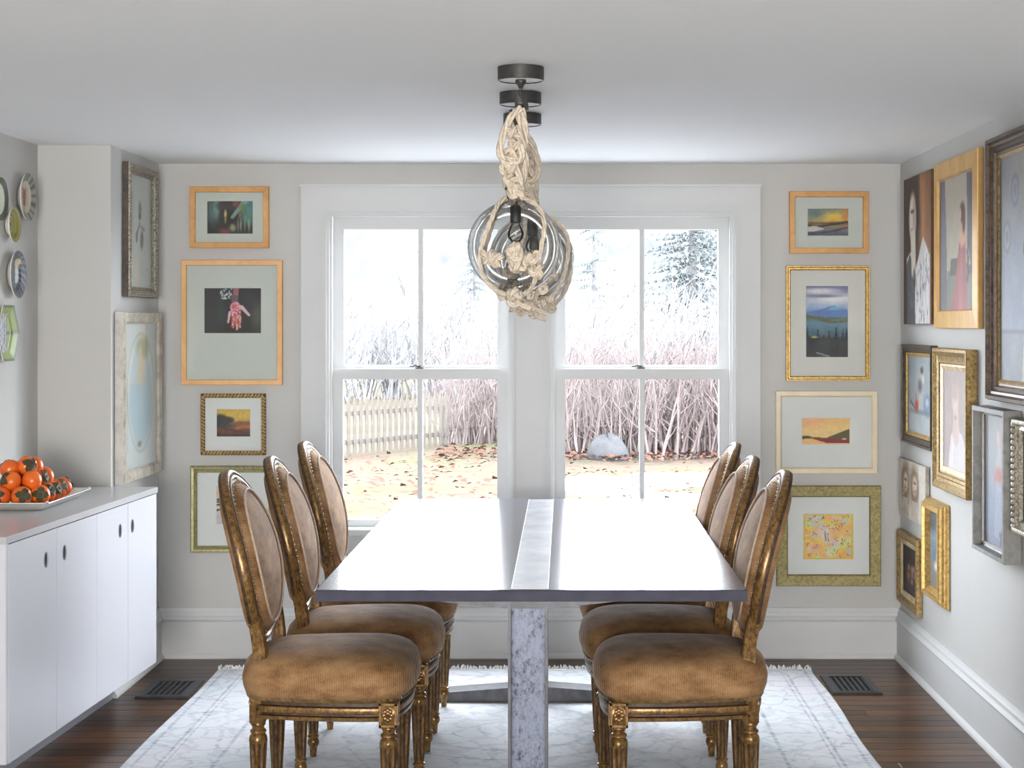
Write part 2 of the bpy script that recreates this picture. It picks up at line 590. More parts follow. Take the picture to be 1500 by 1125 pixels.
mb = MB()
T = 0.16
mb.box(-2.3, W1[0], YB, YB + T, -0.05, CEIL + .05)
mb.box(W1[1], W2[0], YB, YB + T, ZS, ZT)
mb.box(W2[1], 1.7, YB, YB + T, -0.05, CEIL + .05)
mb.box(W1[0], W2[1], YB, YB + T, ZT, CEIL + .05)
mb.box(W1[0], W2[1], YB, YB + T, -0.05, ZS)
structure(mb.build('wall_back', 'wall'))
structure(MB().box(XR, XR + .12, YF, YB, -0.05, CEIL + .05).build('wall_right', 'wall'))
structure(MB().box(XL - .12, XL, YF, YN, -0.05, CEIL + .05).build('wall_left', 'wall'))
structure(MB().box(XL - .12, XB, YN, YB, -0.05, CEIL + .05).build('wall_chimney_breast', 'wall'))
mb = MB()
mb.box(XL, XR, YF - .12, YF, 0, CEIL)
structure(mb.build('wall_front', 'wall'))
structure(MB().box(XL - .12, XR + .12, YF, YB + .02, CEIL, CEIL + .1).build('ceiling', 'ceiling'))
floor = structure(MB().box(XL - .12, XR + .12, YF, YB + .02, -0.12, -0.012).build('floor', 'subfloor'))

random.seed(4)
PW = 0.083
y = YB
while y > 3.9:
    x = XL
    while x < XR - 0.01:
        ln = random.uniform(0.7, 1.9)
        x1 = min(XR, x + ln)
        if XR - x1 < 0.3:
            x1 = XR
        w, h = (x1 - x) / 2 - 0.0007, PW / 2 - 0.0008
        p = MB()
        rings = []
        for z, s in ((-.012, 0), (-.0012, 0), (0.0, 0.0012)):
            rings.append([(-w + s, -h + s, z), (w - s, -h + s, z), (w - s, h - s, z), (-w + s, h - s, z)])
        p.loft(rings, cap=True)
        p.build('plank', 'plank', floor, loc=((x + x1) / 2, y - PW / 2, 0))
        x = x1
    y -= PW
structure(MB().box(XL, XR, YF, y, -0.012, 0).build('floor_adjoining', 'bounce_floor'))  # unseen floor, made pale to throw light onto the ceiling

# baseboards: profile (distance from wall, height)
BP = [(0.0, 0.0), (0.034, 0.0), (0.034, 0.006), (0.030, 0.014), (0.022, 0.020), (0.020, 0.022), (0.020, 0.160), (0.027, 0.164), (0.029, 0.172), (0.024, 0.180),
      (0.018, 0.184), (0.017, 0.196), (0.011, 0.204), (0.008, 0.217), (0.0, 0.217)]


def baseboard(name, path, side):
    """path: list of (x,y) on the wall face; side: +1 the room lies left of the travel direction"""
    P = [Vector((a, b)) for a, b in path]
    rings = []
    for i in range(len(P)):
        def nrm(a, b):
            d = (b - a).normalized()
            return Vector((-d.y, d.x)) * side
        if i == 0:
            n = nrm(P[0], P[1])
        elif i == len(P) - 1:
            n = nrm(P[-2], P[-1])
        else:
            n1, n2 = nrm(P[i - 1], P[i]), nrm(P[i], P[i + 1])
            n = (n1 + n2)
            n = n / max(n.dot(n1), 1e-6)
        rings.append([(P[i].x + n.x * d, P[i].y + n.y * d, z) for d, z in BP])
    return structure(MB().loft(rings, cap=True).build(name, 'trim', smooth=True, angle=28))


baseboard('baseboard_back', [(XB, YB), (XR, YB)], -1)
baseboard('baseboard_right', [(XR, YF), (XR, YB)], 1)
baseboard('baseboard_left', [(XL, YN), (XB, YN), (XB, YB)], -1)

# ------------------------------------------------------------------ windows
def casing():
    t = empty('trim_1', (0, YB, 0))
    structure(t)
    MB().box(-1.141, -1.043, -0.024, 0, ZS, ZT).build('casing_board', 'trim', t)
    MB().box(0.755, 0.853, -0.024, 0, ZS, ZT).build('casing_board', 'trim', t)
    MB().box(-1.141, 0.853, -0.024, 0, ZT, 2.053).build('head_casing', 'trim', t)
    MB().box(-1.147, 0.859, -0.030, 0, 2.047, 2.058).build('head_cap', 'trim', t)
    MB().box(-0.217, -0.068, -0.02, 0, ZS, ZT).build('mullion_casing', 'trim', t)
    MB().box(-1.16, 0.872, -0.055, 0.05, ZS - 0.012, ZS + 0.022, 0.006).build('stool', 'trim', t)
    MB().box(-1.13, 0.842, -0.02, 0, ZS - 0.085, ZS - 0.012).build('apron', 'wall', t)
    # stepped inner bead round each opening
    for (a, b) in (W1, W2):
        for (o0, o1, y0, y1) in ((0.0, 0.012, -0.030, 0.10), (0.012, 0.024, -0.018, 0.10), (0.024, 0.034, -0.004, 0.02)):
            m = MB()
            m.box(a + o0, a + o1, y0, y1, ZS + .02, ZT - o0)
            m.box(b - o1, b - o0, y0, y1, ZS + .02, ZT - o0)
            m.box(a + o1, b - o1, y0, y1, ZT - o1, ZT - o0)
            m.build('bead', 'trim', t)


casing()


def sash_window(name, a, b):
    t = empty(name, (0, YB, 0))
    structure(t)
    a2, b2 = a + 0.030, b - 0.030
    mid = (a2 + b2) / 2
    ST = 0.048
    for nm, z0, z1, y0, top, bot in (('upper_sash', 1.242, 1.922, 0.062, 0.056, 0.028), ('lower_sash', 0.562, 1.256, 0.022, 0.046, 0.036)):
        m = MB()
        y1 = y0 + 0.036
        m.box(a2, a2 + ST, y0, y1, z0, z1)
        m.box(b2 - ST, b2, y0, y1, z0, z1)
        m.box(a2 + ST, b2 - ST, y0, y1, z1 - top, z1)
        m.box(a2 + ST, b2 - ST, y0, y1, z0, z0 + bot)
        m.box(mid - 0.011, mid + 0.011, y0 + .004, y1 - .004, z0 + bot, z1 - top)
        s = m.build(nm, 'trim', t)
        for p0, p1 in ((a2 + ST, mid - .011), (mid + .011, b2 - ST)):
            MB().box(p0, p1, y0 + .016, y0 + .019, z0 + bot, z1 - top).build('pane', 'pane', s)
        if nm == 'lower_sash':
            lk = MB()
            lk.box(mid - .022, mid + .014, y0 + .004, y0 + .03, z1, z1 + .007, .002)
            lk.tube([(mid, y0 + .018, z1 + .008), (mid - .02, y0 + .010, z1 + .013), (mid - .045, y0 + .004, z1 + .011)], [.005, .004, .003], 6)
            lk.build('sash_lock', 'black_metal', s)
    return t


sash_window('window_1', *W1)
sash_window('window_2', *W2)

# ------------------------------------------------------------------ rug
rug_c = (-0.205, 5.25)
m = MB()
nx, ny = 24, 34
rng = random.Random(3)
rings = []
HX, HY = 1.24, 1.75
for z, s in ((0.0005, 0), (0.006, 0), (0.008, 0.006)):
    ring = []
    for k in range(nx):
        ring.append((-HX + s + 2 * (HX - s) * k / nx, -HY + s, z))
    for k in range(ny):
        ring.append((HX - s + 0.006 * math.sin(k * .5), -HY + s + 2 * (HY - s) * k / ny, z))
    for k in range(nx):
        ring.append((HX - s - 2 * (HX - s) * k / nx, HY - s + 0.008 * math.sin(k * .7), z))
    for k in range(ny):
        ring.append((-HX + s + 0.005 * math.sin(k * .4), HY - s - 2 * (HY - s) * k / ny, z))
    rings.append(ring)
m.loft(rings, cap=True)
rug = empty('area_rug', (rug_c[0], rug_c[1], 0))
tag(rug, 'pale blue-grey distressed rug with fringed end under the dining table', 'rug')
m.build('pile', 'rug', rug)
m = MB()
for k in range(420):
    x = -HX + 2 * HX * (k + rng.random()) / 420
    for yy, sg in ((HY - .003, 1), (-HY + .003, -1)):
        ln = rng.uniform(.018, .045)
        dx = rng.uniform(-.022, .022)
        m.tube([(x, yy, .006), (x + dx * .4, yy + sg * ln * .5, .010 + rng.random() * .012), (x + dx, yy + sg * ln, .003 + rng.random() * .006)], [.0032, .0032, .002], 4)
tag(m.build('fringe', 'fringe', rug), kind='stuff')

# ------------------------------------------------------------------ floor registers
def floor_vent(x0, x1, y0, y1, label):
    t = empty('floor_register', ((x0 + x1) / 2, (y0 + y1) / 2, 0))
    tag(t, label, 'vent', 'floor registers by the garden wall')
    hx, hy = (x1 - x0) / 2, (y1 - y0) / 2
    fb = 0.033
    m = MB()
    prof = [(0, 0.0005), (0.003, .007), (fb - .003, .009), (fb, .004)]
    rings = [[(-hx + u, -hy + u, z), (hx - u, -hy + u, z), (hx - u, hy - u, z), (-hx + u, hy - u, z)] for u, z in prof]
    m.loft(rings)
    m.build('frame', 'vent_metal', t)
    MB().box(-hx + fb, hx - fb, -hy + fb, hy - fb, .0005, .0012).build('duct_shade', 'void_shade', t)  # flat black sheet; the duct's shade is put into its colour
    n = 6
    wi = 2 * (hx - fb)
    for k in range(n + 1):
        xx = -hx + fb + wi * k / n
        MB().box(xx - .0045, xx + .0045, -hy + fb, hy - fb, .002, .007).build('bar', 'vent_metal', t)
    for q in (-.33, .33):
        MB().box(-hx + fb, hx - fb, q * (hy - fb) - .002, q * (hy - fb) + .002, .0015, .004).build('cross_bar', 'vent_metal', t)


floor_vent(-1.665, -1.458, 6.48, 6.79, 'dark metal floor register left of the rug by the cabinet')
floor_vent(1.052, 1.25, 6.55, 6.88, 'dark metal floor register right of the rug by the gallery wall')

# ------------------------------------------------------------------ table
TX = -0.085
table = empty('dining_table', (TX, 5.48, 0))
tag(table, 'long dining table with grey glossy top, wood inlay and steel beam pedestals', 'table')
TW, TL = 0.561, 1.137
MB().box(-TW, TW, -TL, TL, 0.73, 0.76, 0.003).build('tabletop', 'tabletop', table)
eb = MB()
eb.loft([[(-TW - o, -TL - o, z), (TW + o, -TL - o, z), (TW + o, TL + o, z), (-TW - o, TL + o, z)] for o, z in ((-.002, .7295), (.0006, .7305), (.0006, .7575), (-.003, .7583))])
eb.build('edge_shade_band', 'table_edge_shade', table)  # matte band added over the rim to give it a shaded look
MB().box(-.051, .043, -TL + .022, TL - .03, 0.757, 0.7606).build('inlay_strip', 'inlay', table)
for xx in (-.053, .043):
    MB().box(xx, xx + .002, -TL + .022, TL - .03, 0.757, 0.7609).build('inlay_line', 'inlay_line', table)
MB().box(-.053, .045, -TL + .020, -TL + .022, 0.757, 0.7609).build('inlay_line', 'inlay_line', table)
for yy in (-0.965, 0.965):
    p = empty('pedestal', (-.011 if yy < 0 else -.030, yy, 0))
    p.parent = table
    hw = .0535
    w = MB()
    w.box(-hw + .008, hw - .008, -.006, .006, .012, .722)
    w.build('web', 'mill_steel', p)
    for sx in (-1, 1):
        f = MB()
        f.box(sx * hw - (.008 if sx > 0 else 0), sx * hw + (0 if sx > 0 else .008), -.05, .05, .012, .722)
        f.build('flange', 'beam_dark', p)
    a = MB()      # tapered head arm
    a.add([(-.36, -.045, .722), (-.36, .045, .722), (-.06, .045, .69), (-.06, -.045, .69), (.06, -.045, .69), (.06, .045, .69), (.36, .045, .722), (.36, -.045, .722),
           (-.36, -.045, .73), (-.36, .045, .73), (.36, .045, .73), (.36, -.045, .73)],
          [(0, 3, 2, 1), (3, 4, 5, 2), (4, 7, 6, 5), (8, 9, 10, 11), (0, 8, 11, 7, 4, 3), (1, 2, 5, 6, 10, 9), (0, 1, 9, 8), (7, 11, 10, 6)])
    a.build('head_arm', 'beam_dark', p)
    ft = MB()
    ft.add([(-.42, -.055, .010), (-.42, .055, .010), (-.05, .055, .010), (.05, .055, .010), (.42, .055, .010), (.42, -.055, .010),
            (-.42, -.055, .036), (-.42, .055, .036), (-.05, .055, .064), (.05, .055, .064), (.42, .055, .036), (.42, -.055, .036), (-.05, -.055, .064), (.05, -.055, .064)],
           [(0, 1, 2, 3, 4, 5), (6, 12, 8, 7), (12, 13, 9, 8), (13, 11, 10, 9), (0, 5, 11, 13, 12, 6), (1, 7, 8, 9, 10, 4, 3, 2), (0, 6, 7, 1), (5, 4, 10, 11)])
    ft.build('foot', 'beam_dark', p)

# ------------------------------------------------------------------ dining chair (faces local +x)
def seat_outline(n=11):
    pts = []
    for k in range(n):      # front edge, from y=+ to y=-  (counter-clockwise seen from above is +y first going to -x)
        t = -1 + 2 * k / n
        pts.append((0.202 + 0.036 * (1 - t * t), 0.222 * t))
    for k in range(n):      # left side (y+) front to back
        t = k / n
        pts.append((0.202 - 0.408 * t, 0.222 - 0.042 * t + 0.016 * math.sin(math.pi * t)))
    for k in range(n):      # back edge
        t = 1 - 2 * k / n
        pts.append((-0.206 - 0.022 * (1 - t * t), 0.18 * t))
    for k in range(n):
        t = k / n
        pts.append((-0.206 + 0.408 * t, -(0.18 + 0.042 * t + 0.016 * math.sin(math.pi * t))))
    # round the corners by smoothing
    for _ in range(2):
        pts = [((pts[i - 1][0] + 2 * pts[i][0] + pts[(i + 1) % len(pts)][0]) / 4, (pts[i - 1][1] + 2 * pts[i][1] + pts[(i + 1) % len(pts)][1]) / 4) for i in range(len(pts))]
    return pts


OUT = seat_outline()


def offset_ring(d, z, pts=OUT):
    ring = []
    n = len(pts)
    for i in range(n):
        tx, ty = pts[(i + 1) % n][0] - pts[i - 1][0], pts[(i + 1) % n][1] - pts[i - 1][1]
        l = math.hypot(tx, ty)
        ring.append((pts[i][0] + ty / l * d, pts[i][1] - tx / l * d, z))
    return ring


def scale_ring(k, z, lift=0):
    base = offset_ring(0.018, 0)
    return [(0.005 + (p[0] - 0.005) * k, p[1] * k, z) for p in base]


def xb(z):     # reference line of the backrest, leaning back towards the top
    t = max(0.0, (z - 0.50) / 0.52)
    return -0.200 - 0.112 * t ** 1.7


ZC, BH, BW = 0.767, 0.233, 0.218


def oval(t, k=1.0, fwd=0.0, rad=0.0):
    """point of the backrest oval: angle t, scale k, pushed forward / outward"""
    yy = (BW * k + rad) * math.cos(t)
    zz = ZC + (BH * k + rad) * math.sin(t)
    dz = 0.01
    sl = (xb(zz + dz) - xb(zz - dz)) / (2 * dz)
    n = 1 / math.hypot(1, sl)
    # slight wrap: the sides of the oval come forward
    wrap = 0.018 * (math.cos(t) * k) ** 2
    return (xb(zz) + wrap + fwd * n, yy, zz - fwd * sl * n)


def two_tone(o, pick):
    """second material (dark groove) on the faces chosen by index"""
    o.data.materials.append(M['chair_groove'])
    for f in o.data.polygons:
        if pick(f):
            f.material_index = 1


def make_chair():
    t = empty('dining_chair', (0, 0, 0))
    m = MB()
    prof = [(-.03, .337), (-.010, .334), (0.0, .338), (.001, .347), (-.006, .350), (-.006, .355), (.003, .358), (.005, .368), (.003, .374), (-.005, .377), (-.005, .395), (-.03, .395)]
    m.loft([offset_ring(d, z) for d, z in prof], loop=True)
    sr = m.build('seat_rail', 'chair_gilt', t, smooth=True, angle=50)
    no = len(OUT)
    two_tone(sr, lambda f: f.index // no in (3, 4, 5, 8, 9))
    c = MB()
    rings = [offset_ring(-.012, .391), offset_ring(.004, .394), offset_ring(.014, .405), offset_ring(.021, .424), offset_ring(.023, .445), offset_ring(.018, .466)]
    for k, z in ((.985, .479), (.93, .493), (.85, .504), (.74, .512), (.58, .519), (.38, .523), (.15, .525)):
        rings.append(scale_ring(k, z))
    c.loft(rings, cap=True)
    cu = c.build('seat_cushion', 'velvet', t, smooth=True, angle=80)
    b = MB()
    ring = offset_ring(.006, .394)
    pts = []
    for i in range(len(ring)):
        p, q = Vector(ring[i]), Vector(ring[(i + 1) % len(ring)])
        for j in range(4):
            pts.append(p.lerp(q, j / 4) + Vector((0, 0, .0015 * (-1) ** j)))
    b.tube(pts, [.0045 if i % 2 else .0062 for i in range(len(pts))], 5, loop=True)
    b.build('braid_trim', 'bead_gold', cu)
    # legs
    lp = [(.020, .322), (.0215, .316), (.017, .309), (.017, .303), (.0225, .299), (.0235, .294), (.019, .289), (.0245, .282), (.0262, .272), (.0255, .262), (.0215, .18), (.0165, .088),
          (.0155, .083), (.0195, .080), (.0195, .075), (.0145, .072), (.0185, .065), (.0200, .057), (.0185, .049), (.0135, .041), (.0125, .036), (.0105, .009)]
    lp = lp[::-1]
    dense = []
    for i in range(len(lp) - 1):
        dense.append(lp[i])
        if abs(lp[i + 1][1] - lp[i][1]) > .05:
            dense.append(((lp[i][0] + lp[i + 1][0]) / 2, (lp[i][1] + lp[i + 1][1]) / 2))
    dense.append(lp[-1])
    for (lx, ly, front) in ((.188, .207, True), (.188, -.207, True), (-.188, .155, False), (-.188, -.155, False)):
        l = MB()
        l.lathe(dense, 32, (lx, ly, 0), flute=(.09, .265, 8, .24))
        if front:
            l.box(lx - .0255, lx + .0255, ly - .0255, ly + .0255, .320, .392, .002)
        else:
            l.box(lx - .022, lx + .022, ly - .022, ly + .022, .320, .40, .003)
        lo = l.build('leg', 'chair_gilt', t, smooth=True, angle=45)
        two_tone(lo, lambda f: .09 < f.center.z < .262 and math.cos(8 * math.atan2(f.center.y - ly, f.center.x - lx)) < -.3)
        if front:
            sg = 1 if ly > 0 else -1
            for ax in (0, 1):
                r = MB()
                for k in range(8):
                    a = k * math.pi / 4
                    u, w = math.cos(a) * .0105, math.sin(a) * .0105
                    if ax == 0:
                        r.sphere((lx + u, ly + sg * .0255, .357 + w * 1.3), .0062, 6, 4, (1, .6, 1.2))
                    else:
                        r.sphere((lx + .0255, ly + u, .357 + w * 1.3), .0062, 6, 4, (.6, 1, 1.2))
                cc = (lx, ly + sg * .0265, .357) if ax == 0 else (lx + .0265, ly, .357)
                r.sphere(cc, .005, 8, 6)
                # raised border
                for s1 in (-1, 1):
                    if ax == 0:
                        yy0, yy1 = ly + sg * .0255, ly + sg * .0285
                        y0, y1 = min(yy0, yy1), max(yy0, yy1)
                        r.box(lx + s1 * .022 - .003, lx + s1 * .022 + .003, y0, y1, .324, .390)
                        r.box(lx - .025, lx + .025, y0, y1, .357 + s1 * .030 - .003, .357 + s1 * .030 + .003)
                    else:
                        r.box(lx + .0255, lx + .0285, ly + s1 * .022 - .003, ly + s1 * .022 + .003, .324, .390)
                        r.box(lx + .0255, lx + .0285, ly - .025, ly + .025, .357 + s1 * .030 - .003, .357 + s1 * .030 + .003)
                r.build('rosette', 'chair_gilt', lo, smooth=True, angle=40)
    # back posts rising from the rear legs into the oval
    for sg in (1, -1):
        p = MB()
        path = []
        for k in range(9):
            u = k / 8
            tt = math.radians(-90 + 52) if sg > 0 else math.radians(-90 - 52)
            top = Vector(oval(tt, 1.0, 0.0, 0.0))
            a = Vector((-.188, sg * .157, .375))
            bmid = Vector((-.168, sg * .136, .50))
            q = a.lerp(bmid, u).lerp(bmid.lerp(top, u), u)
            path.append(q)
        rings = []
        for k, q in enumerate(path):
            u = k / 8
            w = .020 - .003 * u
            d = .022 - .004 * u
            sec = [(-d, -w), (d * .8, -w), (d, -w * .55), (d * .72, -w * .3), (d, 0), (d * .72, w * .3), (d, w * .55), (d * .8, w), (-d, w), (-d, w * .4), (-d, -w * .4)]
            rings.append([(q.x + a_, q.y + b_, q.z) for a_, b_ in sec])
        p.loft(rings, cap=True)
        # acanthus scroll where the post meets the seat
        p.sphere((-.165, sg * .157, .412), .017, 10, 6, (1.0, 1.1, 1.5))
        bpo = p.build('back_post', 'chair_gilt', t, smooth=True, angle=50)
        two_tone(bpo, lambda f: f.index < 88 and f.index % 11 in (2, 4, 8, 9, 10))
    # oval show frame with mouldings
    fr = MB()
    sec = [(-.020, -.014), (-.020, .008), (-.015, .015), (-.010, .011), (-.005, .017), (.002, .017), (.006, .011), (.011, .016), (.017, .013), (.0215, .006), (.023, -.004), (.020, -.014), (.0, -.018)]
    nseg = 64
    rings = []
    for k in range(nseg):
        a = 2 * math.pi * k / nseg
        crest = 1.0 + 0.12 * math.exp(-((a - math.pi / 2) / 0.16) ** 2)
        rings.append([oval(a, 1.0, f * crest, r) for r, f in sec])
    fr.loft(rings, loop=True)
    bf = fr.build('back_frame', 'chair_gilt', t, smooth=True, angle=50)
    two_tone(bf, lambda f: f.index % 13 in (2, 5, 6, 10, 11, 12))
    bc = MB()
    rings = []
    for k, f in ((.925, .002), (.915, .014), (.895, .024), (.86, .032), (.825, .038), (.80, .040), (.775, .038), (.70, .043), (.56, .050), (.38, .055), (.2, .058), (.05, .059)):
        rings.append([oval(2 * math.pi * j / 48, k, f) for j in range(48)])
    bc.loft(rings, cap=True)
    b = bc.build('back_cushion', 'velvet_back', t, smooth=True, angle=80)
    pp = MB()
    pp.tube([oval(2 * math.pi * j / 48, .805, .0405) for j in range(48)], .0042, 6, loop=True)
    pp.build('piping', 'piping', b, smooth=True)
    bp = MB()
    rings = []
    for k, f in ((.93, -.006), (.92, -.022), (.88, -.030), (.7, -.034), (.4, -.036), (.05, -.037)):
        rings.append([oval(-2 * math.pi * j / 48, k, f) for j in range(48)])
    bp.loft(rings, cap=True)
    bp.build('back_panel', 'velvet_back', t, smooth=True, angle=80)
    nh = MB()
    for k in range(76):
        a = 2 * math.pi * (k + .5) / 76
        q = oval(a, 1.0, .0145, -.0185)
        nh.sphere(q, .0052, 6, 4)
    tag(nh.build('nailhead_trim', 'nail_brass', t, smooth=True), kind='stuff')
    return t


chair = make_chair()
G = 'gilt oval-back dining chairs round the table'
seats = [(-0.680, 4.905, 0, 0.0, 'nearest oval-back velvet chair on the cabinet side of the table'),
         (-0.645, 5.43, 1.2, 0.0, 'middle oval-back velvet chair on the cabinet side of the table'),
         (-0.643, 6.11, -.6, 0.0, 'farthest oval-back velvet chair on the cabinet side, by the window'),
         (0.342, 4.905, 180, 0.0, 'nearest oval-back velvet chair on the gallery-wall side of the table'),
         (0.308, 5.43, 181, 0.0, 'middle oval-back velvet chair on the gallery-wall side of the table'),
         (0.315, 6.06, 179.2, 0.0, 'farthest oval-back velvet chair on the gallery-wall side, by the window')]
for i, (x, y, a, z, lab) in enumerate(seats):
    o = chair if i == 0 else copy_tree(chair)
    o.location = (x, y, 0.0)
    o.rotation_euler = (0, 0, math.radians(a))
    tag(o, lab, 'chair', G)

# ------------------------------------------------------------------ floating cabinet in the recess
CZ0, CZ1 = 0.136, 0.795
cab_far = Vector((-1.585, YN - .006))
cab_near = Vector((-1.660, 5.0))
cdir = (cab_near - cab_far)
CL = cdir.length
rz = math.atan2(cdir.y, cdir.x)          # local +x runs from the far end towards the camera
cab = empty('wall_cabinet', (cab_far.x, cab_far.y, 0), rz)
tag(cab, 'floating low cabinet with pale lavender lacquer doors and oval finger holes', 'cabinet')
# local -y ... which side is the room? local +y = rotate +90 of dir
ysg = 1.0                                # room side is +y (direction (0,-1) rotated +90 = (+1,0))
m = MB()
m.box(.0, CL, -.30, -.021, CZ0 + .004, CZ1)
m.build('body', 'cab_body', cab)
end = MB()
end.box(CL, CL + .018, -.30, -.001, CZ0, CZ1, .0015)
end.box(CL + .0005, CL + .0182, -.075, -.072, CZ0, CZ1)
end.build('end_panel', 'lacquer', cab)


def front_s(px):      # distance along the front for an image column
    k = (px - 826) / FPX
    # cab_far + s*dirn : x = k*y
    d = cdir.normalized()
    return (k * cab_far.y - cab_far.x) / (d.x - k * d.y)


edges = [0.002, front_s(187.5), front_s(142), front_s(83), CL]
holes = [front_s(194), front_s(176), front_s(94.5), front_s(67.5)]
for i in range(4):
    a, b = edges[i] + .002, edges[i + 1] - .002
    hx = holes[i]
    hz = 0.702
    ra, rb = .0145, .024
    n = 24
    x0, x1, z0, z1 = a, b, CZ0, CZ1 - .004
    dm = MB()
    outer, inner = [], []
    for k in range(n):
        t_ = 2 * math.pi * k / n
        c, s = math.cos(t_), math.sin(t_)
        inner.append((hx + ra * c, hz + rb * s))
        # square-ish projection on the rectangle
        kx = ((x1 - hx) if c > 0 else (hx - x0)) / max(abs(c), 1e-6)
        kz = ((z1 - hz) if s > 0 else (hz - z0)) / max(abs(s), 1e-6)
        q = min(kx, kz)
        outer.append([hx + q * c, hz + q * s])
    # snap the nearest ring points to the rectangle corners
    for cx, cz in ((x0, z0), (x1, z0), (x1, z1), (x0, z1)):
        j = min(range(n), key=lambda k: abs(math.atan2(math.sin(2 * math.pi * k / n - math.atan2(cz - hz, cx - hx)), math.cos(2 * math.pi * k / n - math.atan2(cz - hz, cx - hx)))))
        outer[j] = [cx, cz]
    F, B = 0.0, -.018
    dm.loft([[(p[0], B, p[1]) for p in inner], [(p[0], F - .0005, p[1]) for p in inner], [(p[0], F, p[1]) for p in outer], [(p[0], B, p[1]) for p in outer]], loop=True)
    d = dm.build('door', 'lacquer', cab)
    g = MB()
    g.tube([(hx + (ra + .001) * math.cos(2 * math.pi * k / n), F + .0002, hz + (rb + .001) * math.sin(2 * math.pi * k / n)) for k in range(n)], .0012, 4, loop=True)
    g.build('finger_hole_rim', 'cab_body', d)
    cup = MB()
    cup.loft([[(p_[0], yy, p_[1]) for p_ in inner] for yy in (F - .004, F - .002)], cap=True)
    cup.build('finger_hole_shade', 'void_shade', d)  # black plug carrying the shade inside the hole as colour
# worktop
d_ = cdir.normalized()
tl = empty('cabinet_worktop', (cab_far.x, cab_far.y, CZ1))
tag(tl, 'glossy grey worktop lying along the floating cabinet in the recess', 'worktop')
far, near = cab_far, cab_near + d_ * .03
m = MB()
ring = [(XL + .002, far.y), (far.x + .004, far.y), (near.x + .004, near.y), (XL + .002, near.y)]
m.loft([[(p[0] - cab_far.x, p[1] - cab_far.y, z) for p in ring[::-1]] for z in (0.0005, .0225)][::-1], cap=True)
m.build('slab', 'cab_top', tl)
# bracket plinth that carries the cabinet against the wall
MB().box(.05, CL - .05, -.30, -.16, 0.0, CZ0 + .004).build('plinth', 'cab_body', cab)

# ------------------------------------------------------------------ platter and persimmons
WT = CZ1 + .0225
tray = empty('serving_platter', (-1.888, 5.90, WT))
tag(tray, 'long white ceramic platter heaped with persimmons on the cabinet worktop', 'platter')


def rrect(hx, hy, z, r=0.03, n=5, wave=0.0):
    pts = []
    for cx, cy, a0 in ((hx - r, hy - r, 0), (-hx + r, hy - r, 90), (-hx + r, -hy + r, 180), (hx - r, -hy + r, 270)):
        for k in range(n + 1):
            a = math.radians(a0 + 90 * k / n)
            lift = wave if k == n // 2 or k == n // 2 + 1 else 0
            pts.append((cx + r * math.cos(a), cy + r * math.sin(a), z + lift))
    return pts


m = MB()
m.loft([rrect(.10, .205, .0, .02), rrect(.116, .225, .0015, .02), rrect(.132, .243, .018, .018), rrect(.150, .262, .027, .016, wave=.006), rrect(.149, .261, .030, .016, wave=.006),
        rrect(.129, .240, .0215, .018), rrect(.114, .223, .007, .02), rrect(.095, .20, .006, .02)], cap=True)
m.build('dish', 'ceramic', tray, smooth=True, angle=60)


def make_persimmon():
    t = empty('persimmon', (0, 0, 0))
    m = MB()
    prof = []
    for k in range(11):
        a = -math.pi / 2 + math.pi * k / 10
        r = .0355 * math.cos(a) ** .85 if abs(math.cos(a)) > 1e-6 else 0.0008
        z = .0315 * math.sin(a) - (.004 if k == 10 else 0)
        prof.append((max(r, .0008), z))
    m.lathe(prof, 18)
    f = m.build('flesh', 'persimmon', t, smooth=True, angle=80)
    c = MB()
    for k in range(4):
        a = k * math.pi / 2 + .2
        pts = []
        for (u, w, z) in ((0, 0, .029), (.012, .012, .0312), (.021, .011, .0275), (.0285, 0, .0195), (.021, -.011, .0275), (.012, -.012, .0312)):
            pts.append((u * math.cos(a) - w * math.sin(a), u * math.sin(a) + w * math.cos(a), z))
        up = [(p[0], p[1], p[2] + .0022) for p in pts]
        c.loft([pts, up], cap=True)
    c.sphere((0, 0, .031), .006, 8, 5, (1, 1, .8))
    c.build('calyx', 'leaf_green', t)
    return t


per = make_persimmon()
